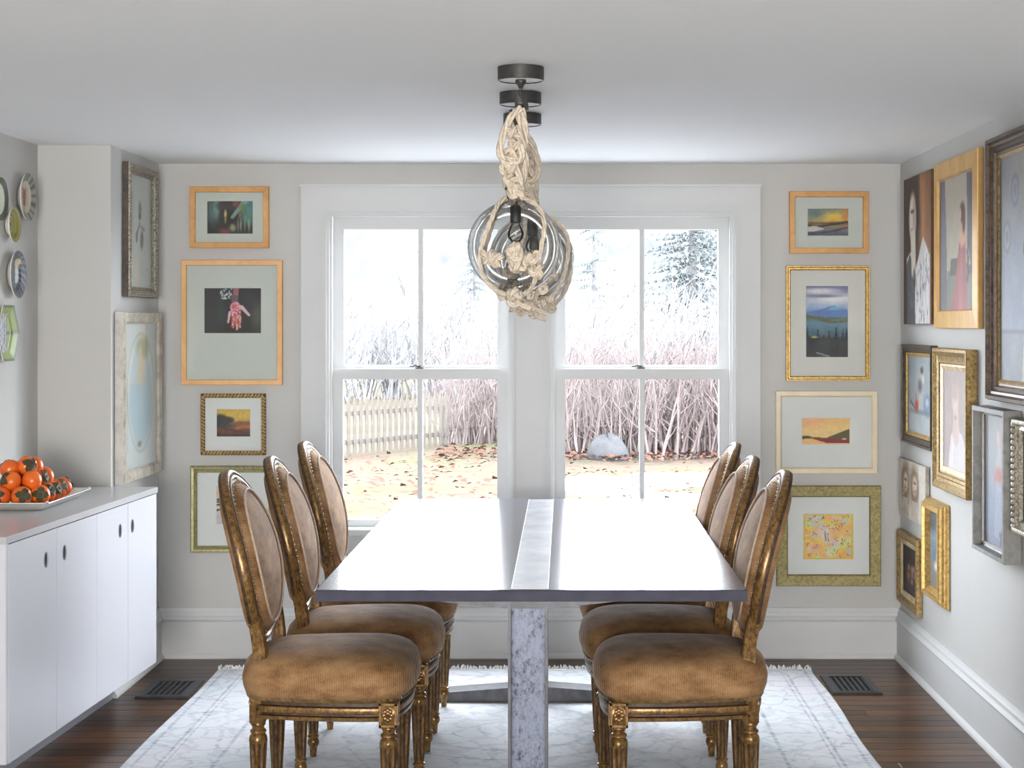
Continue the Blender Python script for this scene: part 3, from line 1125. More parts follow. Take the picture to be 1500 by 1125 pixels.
# x, y, layer height, tilt axis angle (deg), tilt (deg), label
Z1_, Z2_, Z3_ = WT + .0465, WT + .095, WT + .143
fruit = [
    (-1.925, 5.715, Z1_, -100, 80, 'persimmon in the front row at the left edge of the photo'),
    (-1.853, 5.715, Z1_, -60, 80, 'persimmon at the platter front with dark calyx facing out, second from left'),
    (-1.806, 5.765, Z1_, -70, 80, 'persimmon at the platter front corner with its green calyx facing out'),
    (-1.808, 5.838, Z1_, -30, 65, 'persimmon in the bottom row along the platter edge, just behind the corner one'),
    (-1.808, 5.910, Z1_, -20, 70, 'third persimmon along the platter edge behind the corner'),
    (-1.812, 5.985, Z1_, 0, 60, 'persimmon at the far right end of the heap, calyx tilted up'),
    (-1.815, 6.058, Z1_, 40, 60, 'farthest persimmon on the platter'),
    (-1.890, 5.79, Z1_, 90, 30, 'hidden inner persimmon at the front of the bottom layer'),
    (-1.885, 5.875, Z1_, 90, 30, 'hidden inner persimmon in the middle of the bottom layer'),
    (-1.885, 5.955, Z1_, 90, 30, 'hidden inner persimmon at the back of the bottom layer'),
    (-1.955, 5.83, Z1_, 180, 50, 'bottom-layer persimmon towards the wall behind the front left fruit'),
    (-1.900, 5.752, Z2_, -140, 70, 'persimmon in the second layer at the left with its calyx on the left'),
    (-1.838, 5.778, Z2_, 60, 100, 'smooth orange persimmon in the middle of the second layer, calyx hidden'),
    (-1.838, 5.852, Z2_, -10, 75, 'red persimmon in the second layer right of the smooth one'),
    (-1.842, 5.926, Z2_, 100, 100, 'deep red persimmon on the right slope of the heap below the top fruit'),
    (-1.915, 5.84, Z2_, 100, 20, 'second-layer persimmon behind the left fruit'),
    (-1.866, 5.815, Z3_, -50, 75, 'topmost persimmon of the heap with dark calyx facing the room'),
    (-1.920, 5.80, Z3_ - .012, 150, 60, 'persimmon left of the topmost one, calyx pointing up left'),
    (-1.868, 5.889, Z3_ - .008, 80, 110, 'persimmon just behind the topmost one'),
]
for i, (x, y, z, aa, tl_, lab) in enumerate(fruit):
    o = per if i == 0 else copy_tree(per)
    o.location = (x, y, z - .0025)
    o.rotation_mode = 'QUATERNION'
    dirv = Vector((math.sin(math.radians(tl_)) * math.cos(math.radians(aa)), math.sin(math.radians(tl_)) * math.sin(math.radians(aa)), math.cos(math.radians(tl_))))
    o.rotation_quaternion = Vector((0, 0, 1)).rotation_difference(dirv)
    tag(o, lab, 'fruit', 'persimmons heaped on the platter')

# ------------------------------------------------------------------ painting tools (numpy) for flat prints
RS = np.random.RandomState(7)


def vnoise(u, v, sx, sy, seed=0):
    r = np.random.RandomState(seed)
    g = r.rand(64, 64)
    x, y = u * sx, v * sy
    xi, yi = np.floor(x).astype(int), np.floor(y).astype(int)
    fx, fy = x - xi, y - yi
    fx, fy = fx * fx * (3 - 2 * fx), fy * fy * (3 - 2 * fy)
    a, b = g[xi % 64, yi % 64], g[(xi + 1) % 64, yi % 64]
    c, d = g[xi % 64, (yi + 1) % 64], g[(xi + 1) % 64, (yi + 1) % 64]
    return (a * (1 - fx) + b * fx) * (1 - fy) + (c * (1 - fx) + d * fx) * fy


def fbm(u, v, sx, sy, seed=0):
    return .55 * vnoise(u, v, sx, sy, seed) + .3 * vnoise(u, v, sx * 2, sy * 2, seed + 1) + .15 * vnoise(u, v, sx * 4, sy * 4, seed + 2)


class Paint:
    """u to the right, v up, both 0..1; colours are sRGB 0..255"""
    def __init__(s, nx, ny, base):
        s.nx, s.ny = nx, ny
        s.u, s.v = np.meshgrid(np.linspace(0, 1, nx), np.linspace(0, 1, ny))
        s.c = np.zeros((ny, nx, 3)) + np.array(base, float)

    def mix(s, mask, colr):
        mask = np.clip(mask, 0, 1)[..., None]
        s.c = s.c * (1 - mask) + np.array(colr, float) * mask
        return s

    def grad(s, stops, axis='v', mask=None):
        t = s.v if axis == 'v' else s.u
        ps = [p for p, _ in stops]
        g = np.stack([np.interp(t, ps, [c[k] for _, c in stops]) for k in range(3)], -1)
        if mask is None:
            s.c = g
        else:
            mk = np.clip(mask, 0, 1)[..., None]
            s.c = s.c * (1 - mk) + g * mk
        return s

    def ell(s, cx, cy, rx, ry, colr, soft=.15, a=1.0, rot=0):
        dx, dy = s.u - cx, s.v - cy
        c_, s_ = math.cos(rot), math.sin(rot)
        d = np.sqrt(((dx * c_ + dy * s_) / rx) ** 2 + ((-dx * s_ + dy * c_) / ry) ** 2)
        return s.mix(a * np.clip((1 + soft - d) / (2 * soft + 1e-6), 0, 1), colr)

    def cap(s, x0, y0, x1, y1, r0, r1, colr, a=1.0, soft=.25, asp=1.0):
        dx, dy = (x1 - x0) * asp, y1 - y0
        px, py = (s.u - x0) * asp, s.v - y0
        t = np.clip((px * dx + py * dy) / (dx * dx + dy * dy + 1e-9), 0, 1)
        d = np.sqrt((px - t * dx) ** 2 + (py - t * dy) ** 2)
        r = r0 + (r1 - r0) * t
        return s.mix(a * np.clip((1 - d / r) / soft + .5, 0, 1), colr)

    def poly(s, pts, colr, a=1.0):
        inside = np.zeros_like(s.u, bool)
        n = len(pts)
        for i in range(n):
            x0, y0 = pts[i]
            x1, y1 = pts[(i + 1) % n]
            if y0 == y1:
                continue
            cond = ((y0 > s.v) != (y1 > s.v)) & (s.u < (x1 - x0) * (s.v - y0) / (y1 - y0) + x0)
            inside ^= cond
        return s.mix(inside * a, colr)

    def tex(s, amp, sx, sy, seed=0, mask=None):
        n = (fbm(s.u, s.v, sx, sy, seed) - .5) * 2 * amp
        if mask is not None:
            n = n * mask
        s.c = s.c + n[..., None]
        return s

    def linear(s):
        x = np.clip(s.c / 255.0, 0, 1)
        return np.where(x <= .04045, x / 12.92, ((x + .055) / 1.055) ** 2.4)


def paint_plane(name, p, w, h, parent, y, x0=0.0, z0=0.0, matn='painted', shape=None):
    """flat print in the local xz plane facing -y, centre x0, bottom z0"""
    nx, ny = p.nx, p.ny
    u, v = p.u.ravel(), p.v.ravel()
    verts = np.stack([x0 + (u - .5) * w, np.full_like(u, y), z0 + v * h], -1)
    idx = np.arange(nx * ny).reshape(ny, nx)
    q = np.stack([idx[:-1, :-1], idx[:-1, 1:], idx[1:, 1:], idx[1:, :-1]], -1).reshape(-1, 4)
    me = bpy.data.meshes.new(name)
    me.from_pydata(verts.tolist(), [], q.tolist())
    me.update()
    at = me.color_attributes.new('paint', 'FLOAT_COLOR', 'POINT')
    lc = p.linear().reshape(-1, 3)
    at.data.foreach_set('color', np.concatenate([lc, np.ones((len(lc), 1))], 1).astype(np.float32).ravel())
    me.materials.append(M[matn])
    o = bpy.data.objects.new(name, me)
    col.objects.link(o)
    o.parent = parent
    return o


def sweep_frame(W, H, prof):
    """prof: (inset from outer edge, height off the wall)"""
    m = MB()
    rings = []
    for u, h in prof:
        rings.append([(-W / 2 + u, -h, u), (W / 2 - u, -h, u), (W / 2 - u, -h, H - u), (-W / 2 + u, -h, H - u)])
    m.loft(rings)
    return m


def rect_walk(W, H, inset, step):
    a, b = W / 2 - inset, H - 2 * inset
    out = []
    for (x0, z0, x1, z1) in ((-a, inset, a, inset), (a, inset, a, inset + b), (a, inset + b, -a, inset + b), (-a, inset + b, -a, inset)):
        L = math.hypot(x1 - x0, z1 - z0)
        n = max(1, int(L / step))
        for k in range(n):
            t = (k + .5) / n
            out.append((x0 + (x1 - x0) * t, z0 + (z1 - z0) * t, math.atan2(z1 - z0, x1 - x0)))
    return out


BACK, RIGHT, LEFT = 'b', 'r', 'l'


def picture(wall, c, z0, W, H, prof, fmat, label, art, group=None, mat_in=None, matm='mat_white', glass=True, backt=None, liner=None, lmat='gilt_pale', beads=None, name='framed_picture', side_mat=None, cat='picture'):
    """c: position of the centre along the wall; prof: frame profile; mat_in: (l, r, b, t) width of the mat inside the frame"""
    if wall == BACK:
        t = empty(name, (c, YB - .002, z0), 0)
    elif wall == RIGHT:
        t = empty(name, (XR - .002, c, z0), -R90)
    else:
        t = empty(name, (XB + .002, c, z0), R90)
    tag(t, label, cat, group)
    fw = prof[-1][0]
    ft = max(h for _, h in prof)
    fr = sweep_frame(W, H, [(0, 0)] + prof).build('frame', fmat, t)
    if side_mat:
        hs = prof[0][1]
        sd = MB()
        rr_ = [[(-W / 2 - u, -h_, -u), (W / 2 + u, -h_, -u), (W / 2 + u, -h_, H + u), (-W / 2 - u, -h_, H + u)] for u, h_ in ((.001, 0), (.001, hs * .9), (-.001, hs * .9))]
        sd.loft(rr_)
        sd.build('frame_side', side_mat, fr)
    if beads:
        inset, step, r, hh, bm, kind = beads
        b = MB()
        for (x, z, a) in rect_walk(W, H, inset, step):
            if kind == 'rope':
                d = .8 * r
                ca, sa = math.cos(a + .9), math.sin(a + .9)
                b.tube([(x - ca * r * 1.5, -hh + .001, z - sa * r * 1.5), (x, -hh - .002, z), (x + ca * r * 1.5, -hh + .001, z + sa * r * 1.5)], [d * .5, d, d * .5], 5)
            else:
                b.sphere((x, -hh, z), r, 6, 4)
        tag(b.build('carved_edge', bm, fr, smooth=True), kind='stuff')
    w, h = W - 2 * fw, H - 2 * fw
    base = prof[-1][1]
    off = fw
    if liner:
        lw = liner
        g = MB()
        rings = [[(-w / 2 + u, -hh, off + u), (w / 2 - u, -hh, off + u), (w / 2 - u, -hh, off + h - u), (-w / 2 + u, -hh, off + h - u)] for u, hh in ((0, base + .001), (lw * .3, base + .002), (lw, base - .005))]
        g.loft(rings)
        g.build('liner', lmat, t)
        w -= 2 * lw
        h -= 2 * lw
        off += lw
        base -= .006
    ad = base - .001
    MB().box(-w / 2 - .004, w / 2 + .004, -ad + .002, -.001, off - .004, off + h + .004).build('backing', 'canvas_pale', t)
    if mat_in:
        l, r, bb, tt = mat_in
        aw, ah = w - l - r, h - bb - tt
        ax = (l - r) / 2
        g = MB()
        rings = []
        for x0, x1, zz0, zz1, yy in ((-w / 2, w / 2, off, off + h, ad), (-w / 2 + l - .003, w / 2 - r + .003, off + bb - .003, off + h - tt + .003, ad), (-w / 2 + l, w / 2 - r, off + bb, off + h - tt, ad - .0015)):
            rings.append([(x0, -yy, zz0), (x1, -yy, zz0), (x1, -yy, zz1), (x0, -yy, zz1)])
        g.loft(rings)
        g.build('mat_board', matm, t)
        paint_plane('print', art, aw, ah, t, -ad + .0012, ax, off + bb)
    else:
        paint_plane('painting', art, w, h, t, -ad, 0, off)
    if glass:
        MB().box(-w / 2 - .001, w / 2 + .001, -ad - .0035, -ad - .0015, off - .001, off + h + .001).build('glass', 'picture_glass', t)
    return t


def back_px(x0, y0, x1, y1, s=338.0):
    """image rectangle on the garden wall -> centre x, bottom z, width, height"""
    return ((x0 + x1) / 2 - 826) / s, EYE - (y1 - 475) / s, (x1 - x0) / s, (y1 - y0) / s


def mat_px(fr, pic, fwpx, s=338.0):
    return tuple(max(.004, v / s) for v in (pic[0] - fr[0] - fwpx, fr[2] - fwpx - pic[2], fr[3] - fwpx - pic[3], pic[1] - fr[1] - fwpx))


def on_back(fr, pic, fwpx, prof, fmat, label, art, **kw):
    c, z0, W, H = back_px(*fr)
    return picture(BACK, c, z0, W, H, prof, fmat, label, art, mat_in=mat_px(fr, pic, fwpx), **kw)


# ---- artworks on the garden wall
def art_f1():
    p = Paint(64, 46, (28, 30, 28))
    p.ell(.12, .72, .14, .4, (78, 100, 98), .6)
    p.ell(.2, .8, .06, .3, (100, 140, 132), .5)
    p.ell(.93, .8, .16, .45, (70, 118, 132), .6)
    p.ell(.9, .5, .12, .2, (84, 128, 112), .6)
    p.cap(.55, .5, .82, .98, .04, .07, (130, 160, 142), .9)
    p.ell(.8, .78, .07, .14, (92, 122, 72), .6)
    p.ell(.42, .85, .2, .13, (58, 42, 40), .5)
    p.ell(.63, .92, .07, .1, (128, 62, 64), .5)
    p.ell(.40, .60, .03, .13, (196, 186, 124), .5)
    p.ell(.40, .42, .02, .1, (150, 130, 80), .6)
    p.ell(.38, .07, .12, .09, (124, 46, 48), .6)
    p.ell(.56, .18, .07, .11, (140, 146, 112), .5)
    for k, x in enumerate((.68, .74, .83, .92)):
        p.ell(x, .26, .018, .2, (120, 116, 106) if k % 2 == 0 else (150, 142, 128), .6)
    p.ell(.72, .56, .02, .1, (140, 110, 66), .6)
    return p.tex(16, 20, 8, 3)


def art_hand():
    p = Paint(84, 68, (24, 21, 22))
    p.ell(.15, .4, .16, .5, (44, 40, 44), .6)
    p.ell(.3, .45, .08, .3, (40, 52, 46), .5)
    p.ell(.93, .4, .1, .3, (70, 72, 66), .6)
    p.ell(.8, .75, .1, .2, (44, 40, 50), .7)
    p.poly([(.24, .82), (.27, 1.0), (.50, 1.0), (.48, .72), (.36, .76)], (34, 40, 48))
    r = np.random.RandomState(2)
    for _ in range(42):
        x, y = .26 + r.rand() * .22, .76 + r.rand() * .23
        p.ell(x, y, .012, .014, (198, 206, 206), .4)
    p.cap(.56, 1.0, .55, .66, .05, .045, (150, 92, 98))
    p.poly([(.47, .70), (.60, .70), (.60, .84), (.48, .84)], (96, 80, 84))
    sk = (222, 172, 180)
    p.cap(.55, .58, .56, .42, .115, .10, sk, asp=1.2)
    p.cap(.66, .58, .79, .40, .04, .026, (214, 184, 186), asp=1.2)
    p.cap(.45, .46, .42, .24, .03, .02, sk, asp=1.2)
    p.cap(.51, .36, .51, .13, .03, .021, (226, 160, 140), asp=1.2)
    p.cap(.57, .36, .575, .08, .031, .02, (228, 162, 146), asp=1.2)
    p.cap(.63, .36, .63, .13, .028, .02, (226, 160, 140), asp=1.2)
    for _ in range(60):
        x, y = .47 + r.rand() * .17, .14 + r.rand() * .5
        p.ell(x, y, .012, .018, (178, 54, 70), .5, .75)
    p.ell(.52, .6, .04, .08, (196, 74, 92), .6, .7)
    p.ell(.60, .43, .015, .02, (60, 24, 30), .5)
    return p


def art_f3():
    p = Paint(56, 46, (200, 168, 70))
    p.grad([(0, (70, 44, 42)), (.28, (120, 74, 44)), (.42, (168, 106, 52)), (.5, (190, 140, 70)), (.72, (214, 178, 80)), (1, (200, 164, 70))])
    p.ell(.8, .49, .35, .07, (130, 84, 60), .4)
    p.ell(.1, .58, .22, .24, (40, 40, 38), .25)
    p.ell(.33, .6, .18, .13, (48, 46, 40), .3)
    p.ell(.18, .4, .35, .1, (58, 48, 52), .5)
    p.cap(.2, .3, .95, .1, .05, .04, (72, 44, 40), .7)
    p.cap(.6, .32, 1, .35, .04, .04, (196, 112, 48), .7)
    return p.tex(16, 14, 8, 9)


def art_f4():
    p = Paint(50, 50, (205, 198, 190))
    p.grad([(0, (190, 184, 186)), (.5, (205, 200, 196)), (.8, (214, 186, 160)), (1, (214, 200, 190))])
    for v_ in (.36, .5, .58, .64):
        p.mix((np.abs(p.v - v_ - .02 * np.sin(p.u * 9)) < .025) * 1.0, (70, 70, 80))
    p.ell(.3, .8, .3, .1, (222, 168, 130), .4)
    return p.tex(10, 10, 10, 3)


def art_g1():
    p = Paint(60, 44, (200, 170, 70))
    p.grad([(0, (80, 82, 98)), (.2, (110, 110, 128)), (.36, (140, 120, 84)), (.47, (96, 66, 44)), (.55, (214, 168, 60)), (.75, (220, 186, 80)), (1, (120, 124, 116))])
    p.ell(.12, .85, .3, .3, (104, 118, 116), .6)
    p.ell(.95, .8, .12, .4, (190, 122, 70), .6, .8)
    p.poly([(0, .40), (.3, .38), (.55, .44), (1, .56), (1, .46), (.6, .38), (.3, .30), (0, .32)], (52, 44, 44))
    p.poly([(0, .34), (.2, .36), (.42, .24), (.1, .14), (0, .16)], (212, 206, 200), .8)
    p.poly([(0, .12), (.5, .18), (1, .34), (1, .28), (.5, .08), (0, .02)], (60, 58, 66), .8)
    return p.tex(14, 10, 7, 5)


def art_g2():
    p = Paint(60, 100, (120, 130, 160))
    p.grad([(0, (40, 42, 46)), (.25, (42, 44, 50)), (.3, (70, 96, 110)), (.48, (96, 132, 156)), (.55, (88, 104, 92)), (.6, (86, 118, 172)), (.7, (150, 176, 206)), (.78, (184, 190, 208)), (1, (104, 108, 146))])
    p.ell(.35, .93, .4, .04, (214, 212, 220), .5)
    p.ell(.7, .82, .5, .06, (226, 226, 232), .6)
    p.ell(.4, .86, .4, .02, (120, 118, 140), .6)
    p.poly([(0, .63), (.3, .66), (.66, .73), (1, .66), (1, .56), (0, .57)], (92, 122, 180))
    p.poly([(.5, .66), (.68, .73), (.9, .67)], (112, 166, 200))
    p.poly([(0, .60), (.3, .56), (.75, .50), (1, .54), (1, .49), (.6, .47), (.3, .52), (0, .56)], (96, 98, 62))
    p.poly([(0, .30), (.5, .27), (1, .28), (1, 0), (0, 0)], (44, 46, 50))
    r = np.random.RandomState(5)
    for x, hh in ((.03, .46), (.28, .42), (.55, .40), (.72, .46), (.88, .40), (.97, .42), (.42, .33)):
        p.poly([(x - .045, .24), (x, hh), (x + .045, .24)], (24, 34, 44))
    p.ell(.2, .28, .08, .012, (190, 180, 110), .5)
    p.cap(.25, .06, .55, .01, .008, .008, (150, 150, 156), asp=.6)
    return p.tex(12, 8, 14, 4)


def art_g3():
    p = Paint(70, 40, (238, 200, 140))
    p.grad([(0, (240, 190, 130)), (.3, (238, 204, 140)), (.6, (240, 204, 134)), (1, (232, 184, 118))])
    p.ell(.1, .9, .3, .25, (240, 168, 130), .6, .7)
    p.poly([(0, .30), (.2, .28), (.5, .24), (.75, .42), (1, .60), (1, .16), (.6, .2), (0, .16)], (92, 86, 44))
    p.poly([(.15, .24), (.5, .22), (1, .17), (1, .03), (.45, .03)], (136, 36, 46))
    p.poly([(0, .2), (.2, .22), (.55, .02), (.5, 0), (0, 0)], (236, 186, 116))
    p.ell(.08, .27, .1, .05, (52, 40, 26), .4)
    p.ell(.88, .2, .05, .03, (226, 200, 180), .4)
    return p.tex(7, 10, 8, 2)


def art_g4():
    p = Paint(90, 84, (226, 200, 120))
    r = np.random.RandomState(11)
    pal = [(236, 196, 90), (238, 176, 106), (234, 160, 130), (206, 214, 150), (226, 196, 196), (224, 216, 170), (190, 200, 190), (240, 206, 60), (232, 170, 90), (210, 190, 210)]
    for _ in range(110):
        x, y = r.rand(), r.rand()
        c_ = pal[r.randint(len(pal))]
        p.ell(x, y, .04 + r.rand() * .07, .04 + r.rand() * .07, c_, .4, .8, r.rand() * 3)
    p.ell(.45, .5, .13, .14, (228, 206, 184), .5, .8)
    for _ in range(70):
        x, y, a = r.rand(), r.rand(), r.rand() * 6.3
        if abs(x - .45) < .13 and abs(y - .5) < .15:
            continue
        p.cap(x, y, x + math.cos(a) * .05, y + math.sin(a) * .05, .008, .005, [(80, 64, 50), (150, 70, 60), (70, 90, 110), (110, 110, 50)][r.randint(4)], .85)
    p.cap(.45, .42, .43, .62, .02, .012, (128, 136, 170))
    p.cap(.5, .4, .49, .58, .008, .008, (110, 110, 140))
    e = np.minimum(np.minimum(p.u, 1 - p.u), np.minimum(p.v, 1 - p.v))
    p.mix((e < .035) * .8, (222, 182, 70))
    return p


flatw = [(0.0, .018), (.002, .021), (.022, .021), (.024, .018), (.0245, .010)]
G8 = [(0.0, .022), (.0015, .024), (.0225, .024), (.024, .022), (.0245, .012)]
fr = (277, 273, 393, 363)
on_back(fr, (302, 294, 369, 342), 8, G8, 'pine', 'small honey-wood framed dark abstract painting, top of the column left of the window', art_f1(), matm='mat_grey', group='pictures left of the window')
fr = (265, 381, 413, 564)
on_back(fr, (298, 422, 381, 488), 7.5, [(0.0, .025), (.0015, .027), (.0205, .027), (.022, .025), (.0225, .012)], 'pine_pink', 'large pale wood framed photograph of an open painted hand', art_hand(), matm='mat_grey', group='pictures left of the window')
fr = (293, 577, 388, 667)
on_back(fr, (316, 600, 365, 640), 6, [(0.0, .016), (.004, .02), (.014, .02), (.017, .014), (.018, .010)], 'black_frame', 'small sunset field landscape in a rope-carved brown frame', art_f3(), matm='mat_white',
        beads=(.009, .014, .0078, .020, 'gilt', 'rope'), group='pictures left of the window')
fr = (278, 683, 402, 810)
on_back(fr, (316, 713, 364, 768), 10, [(0.0, .018), (.004, .022), (.014, .02), (.018, .015), (.026, .018), (.029, .012)], 'green_gilt', 'green-gold framed print half hidden behind the nearest left chair back', art_f4(), matm='mat_white', group='pictures left of the window')
fr = (1157, 280, 1273, 371)
on_back(fr, (1184, 305, 1244, 345), 8, G8, 'pine', 'small honey-wood framed yellow sunset coast, top of the column right of the window', art_g1(), matm='mat_grey', group='pictures right of the window')
fr = (1152, 389, 1275, 558)
on_back(fr, (1182, 419, 1243, 523), 7, [(0.0, .018), (.002, .022), (.006, .022), (.008, .018), (.010, .023), (.015, .023), (.018, .017), (.0205, .012)], 'gilt', 'gold framed tall painting of a mountain lake with dark firs', art_g2(), matm='mat_warm', group='pictures right of the window')
fr = (1137, 573, 1286, 694)
on_back(fr, (1176, 613, 1246, 651), 9, [(0.0, .02), (.002, .022), (.02, .022), (.025, .014), (.0265, .012)], 'cream_wood', 'cream framed small landscape of peach sky, green hill and red water', art_g3(), matm='mat_white', group='pictures right of the window')
fr = (1138, 712, 1291, 859)
on_back(fr, (1178, 754, 1251, 820), 17, [(0.0, .022), (.003, .026), (.044, .024), (.047, .018), (.050, .012)], 'gilt_olive', 'wide olive-gold frame around a small yellow floral abstract', art_g4(), matm='mat_white', group='pictures right of the window')


# ---- chimney-breast wall, left
def art_botanical():
    p = Paint(70, 80, (196, 200, 194))
    p.cap(.5, .38, .5, .72, .006, .005, (120, 112, 112))
    p.ell(.5, .70, .06, .07, (128, 116, 120), .4)
    p.ell(.49, .64, .05, .03, (90, 80, 86), .4)
    p.cap(.49, .58, .36, .46, .018, .03, (128, 124, 124))
    p.ell(.36, .45, .045, .05, (112, 106, 108), .3)
    p.ell(.58, .43, .07, .08, (104, 98, 102), .3, 1, -.3)
    p.cap(.52, .55, .68, .53, .012, .02, (140, 134, 134))
    p.ell(.8, .17, .03, .015, (170, 170, 166), .5)
    return p


def art_oval():
    p = Paint(80, 100, (214, 218, 216))
    p.ell(.5, .52, .42, .42, (176, 178, 170), .02)
    p.ell(.5, .52, .405, .405, (226, 226, 220), .03)
    p.ell(.5, .50, .36, .36, (196, 210, 214), .08)
    p.ell(.5, .40, .33, .24, (178, 200, 208), .3)
    p.ell(.55, .84, .2, .07, (170, 178, 150), .4)
    p.ell(.5, .78, .07, .06, (222, 196, 176), .4)
    p.ell(.5, .68, .12, .1, (214, 206, 180), .5)
    p.ell(.62, .82, .1, .06, (150, 160, 128), .5, .7)
    p.ell(.46, .16, .06, .02, (136, 130, 112), .5)
    return p.tex(5, 6, 6, 1)


picture(LEFT, 6.913, 1.562, .46, .538, [(0, .026), (.002, .030), (.024, .026), (.028, .018), (.034, .020), (.040, .012)], 'silver_carved',
        'carved dark silver frame with a small grey botanical sprig', art_botanical(), beads=(.013, .012, .0058, .028, 'silver_carved', 'bead'), side_mat='black_frame', group='pictures on the projecting left wall')
picture(LEFT, 6.872, .82, .608, .678, [(0, .036), (.002, .040), (.036, .036), (.042, .030), (.046, .026)], 'silver_frame',
        'wide silver frame with an oval pale blue vignette of a figure', art_oval(), side_mat='grey_lip', group='pictures on the projecting left wall')


# ---- gallery wall, right
def art_h1():
    p = Paint(80, 90, (74, 46, 32))
    p.ell(.75, .7, .25, .5, (140, 92, 56), .5)
    p.ell(.66, .72, .12, .22, (178, 128, 88), .5)
    p.ell(.35, .70, .26, .34, (52, 34, 26), .3)
    p.poly([(.12, .0), (.98, .0), (.95, .45), (.72, .58), (.45, .36), (.3, .5), (.12, .45)], (206, 204, 202))
    p.poly([(.12, .0), (.45, .0), (.42, .32), (.25, .48), (.1, .4)], (84, 86, 92))
    p.ell(.34, .72, .13, .17, (214, 206, 196), .2)
    p.ell(.40, .72, .05, .12, (150, 138, 128), .5, .7)
    p.ell(.33, .765, .06, .012, (50, 40, 36), .4)
    p.ell(.33, .64, .04, .012, (110, 80, 76), .4)
    p.cap(.36, .56, .38, .38, .09, .08, (206, 196, 180))
    p.ell(.40, .3, .05, .07, (40, 38, 42), .3)
    r = np.random.RandomState(8)
    for _ in range(46):
        x, y = .15 + r.rand() * .78, r.rand() * .42
        p.cap(x, y, x + (r.rand() - .5) * .08, y + r.rand() * .1, .012, .006, [(104, 106, 116), (150, 152, 158), (60, 60, 68)][r.randint(3)], .7)
    p.mix((p.u > .96) * 1.0, (120, 74, 40))
    return p.tex(20, 16, 6, 3)


def art_h2():
    p = Paint(80, 80, (176, 168, 152))
    p.poly([(0, 0), (.22, 0), (.2, .55), (.15, 1), (0, 1)], (112, 110, 118))
    p.poly([(.2, 0), (1, 0), (1, .3), (.22, .3)], (128, 128, 116))
    p.poly([(.80, .26), (1, .26), (1, 1), (.78, 1)], (98, 98, 108))
    p.poly([(.30, .26), (.52, .26), (.54, .38), (.33, .38)], (94, 90, 86))
    p.poly([(.32, 0), (.46, .2), (.57, .5), (.74, .5), (.78, .2), (.82, 0)], (158, 92, 92))
    p.poly([(.55, 0), (.60, .5), (.66, .5), (.68, 0)], (176, 116, 112), .6)
    p.ell(.66, .55, .09, .09, (206, 168, 138), .25)
    p.cap(.74, .53, .86, .34, .025, .02, (196, 158, 132))
    p.cap(.64, .6, .63, .68, .035, .035, (200, 160, 132))
    p.ell(.62, .70, .05, .065, (204, 164, 136), .2)
    p.ell(.66, .715, .075, .075, (84, 56, 44), .25)
    p.ell(.70, .64, .04, .08, (84, 56, 44), .3)
    p.ell(.60, .70, .03, .05, (206, 166, 138), .3)
    for k in range(6):
        p.ell(.80 + .02 * (k % 2), .22 + k * .05, .025, .025, (76, 78, 72), .5)
    return p.tex(9, 9, 6, 6)


def art_h3():
    p = Paint(110, 100, (140, 142, 150))
    p.ell(.35, .3, .35, .35, (126, 136, 156), .6)
    p.ell(.6, .9, .5, .2, (160, 158, 156), .6)
    p.poly([(0, 0), (1, 0), (1, .20), (0, .22)], (122, 126, 136))
    p.mix((np.abs(p.v - .22) < .008) * .8, (96, 100, 112))
    for cx, cy in ((.27, .84), (.12, .64)):
        p.ell(cx, cy, .075, .075, (116, 120, 132), .15)
        p.ell(cx, cy, .055, .055, (148, 152, 160), .15)
        p.ell(cx, cy, .03, .03, (122, 126, 138), .3)
    p.poly([(.40, .0), (.80, .0), (.78, .45), (.70, .62), (.54, .62), (.48, .40)], (178, 168, 160))
    p.cap(.56, .72, .50, .52, .05, .03, (150, 108, 92))
    p.ell(.62, .74, .11, .1, (140, 92, 80), .3)
    p.ell(.60, .90, .06, .07, (168, 126, 104), .2)
    p.ell(.62, .95, .07, .05, (44, 36, 36), .3)
    p.cap(.56, .78, .44, .57, .03, .024, (104, 80, 74))
    p.poly([(.60, .6), (.66, .6), (.70, .1), (.62, .1)], (196, 186, 176), .6)
    return p.tex(10, 8, 8, 9)


def art_h4():
    p = Paint(70, 70, (150, 160, 166))
    p.ell(.6, .7, .5, .4, (166, 176, 180), .6)
    p.poly([(0, 0), (1, 0), (1, .27), (.5, .3), (0, .36)], (176, 184, 188))
    p.cap(.52, .85, .50, .35, .05, .09, (196, 192, 190))
    p.ell(.55, .83, .06, .05, (90, 84, 88), .4)
    p.ell(.48, .62, .08, .08, (112, 108, 112), .5)
    p.ell(.60, .72, .05, .06, (222, 214, 208), .4)
    p.ell(.78, .38, .16, .15, (122, 146, 170), .2)
    p.ell(.76, .42, .06, .05, (180, 196, 208), .5)
    p.ell(.34, .35, .07, .09, (186, 68, 52), .25)
    p.cap(.33, .42, .31, .52, .02, .015, (170, 120, 60))
    p.cap(.1, .4, .3, .30, .015, .012, (90, 84, 80))
    p.ell(.5, .28, .5, .03, (110, 120, 128), .6, .7)
    return p.tex(10, 8, 8, 12)


def art_h5():
    p = Paint(70, 70, (172, 158, 154))
    p.poly([(.2, 0), (.32, .35), (.5, .42), (.75, .38), (.95, .2), (1, 0)], (206, 200, 202))
    p.cap(.52, .6, .52, .38, .1, .14, (200, 180, 172))
    p.ell(.50, .70, .13, .12, (210, 190, 178), .3)
    p.ell(.50, .78, .15, .08, (186, 166, 152), .4)
    p.ell(.5, .53, .05, .02, (176, 120, 116), .5, .6)
    p.cap(.4, .3, .36, .05, .02, .03, (222, 216, 220), .7)
    return p.tex(8, 8, 8, 15)


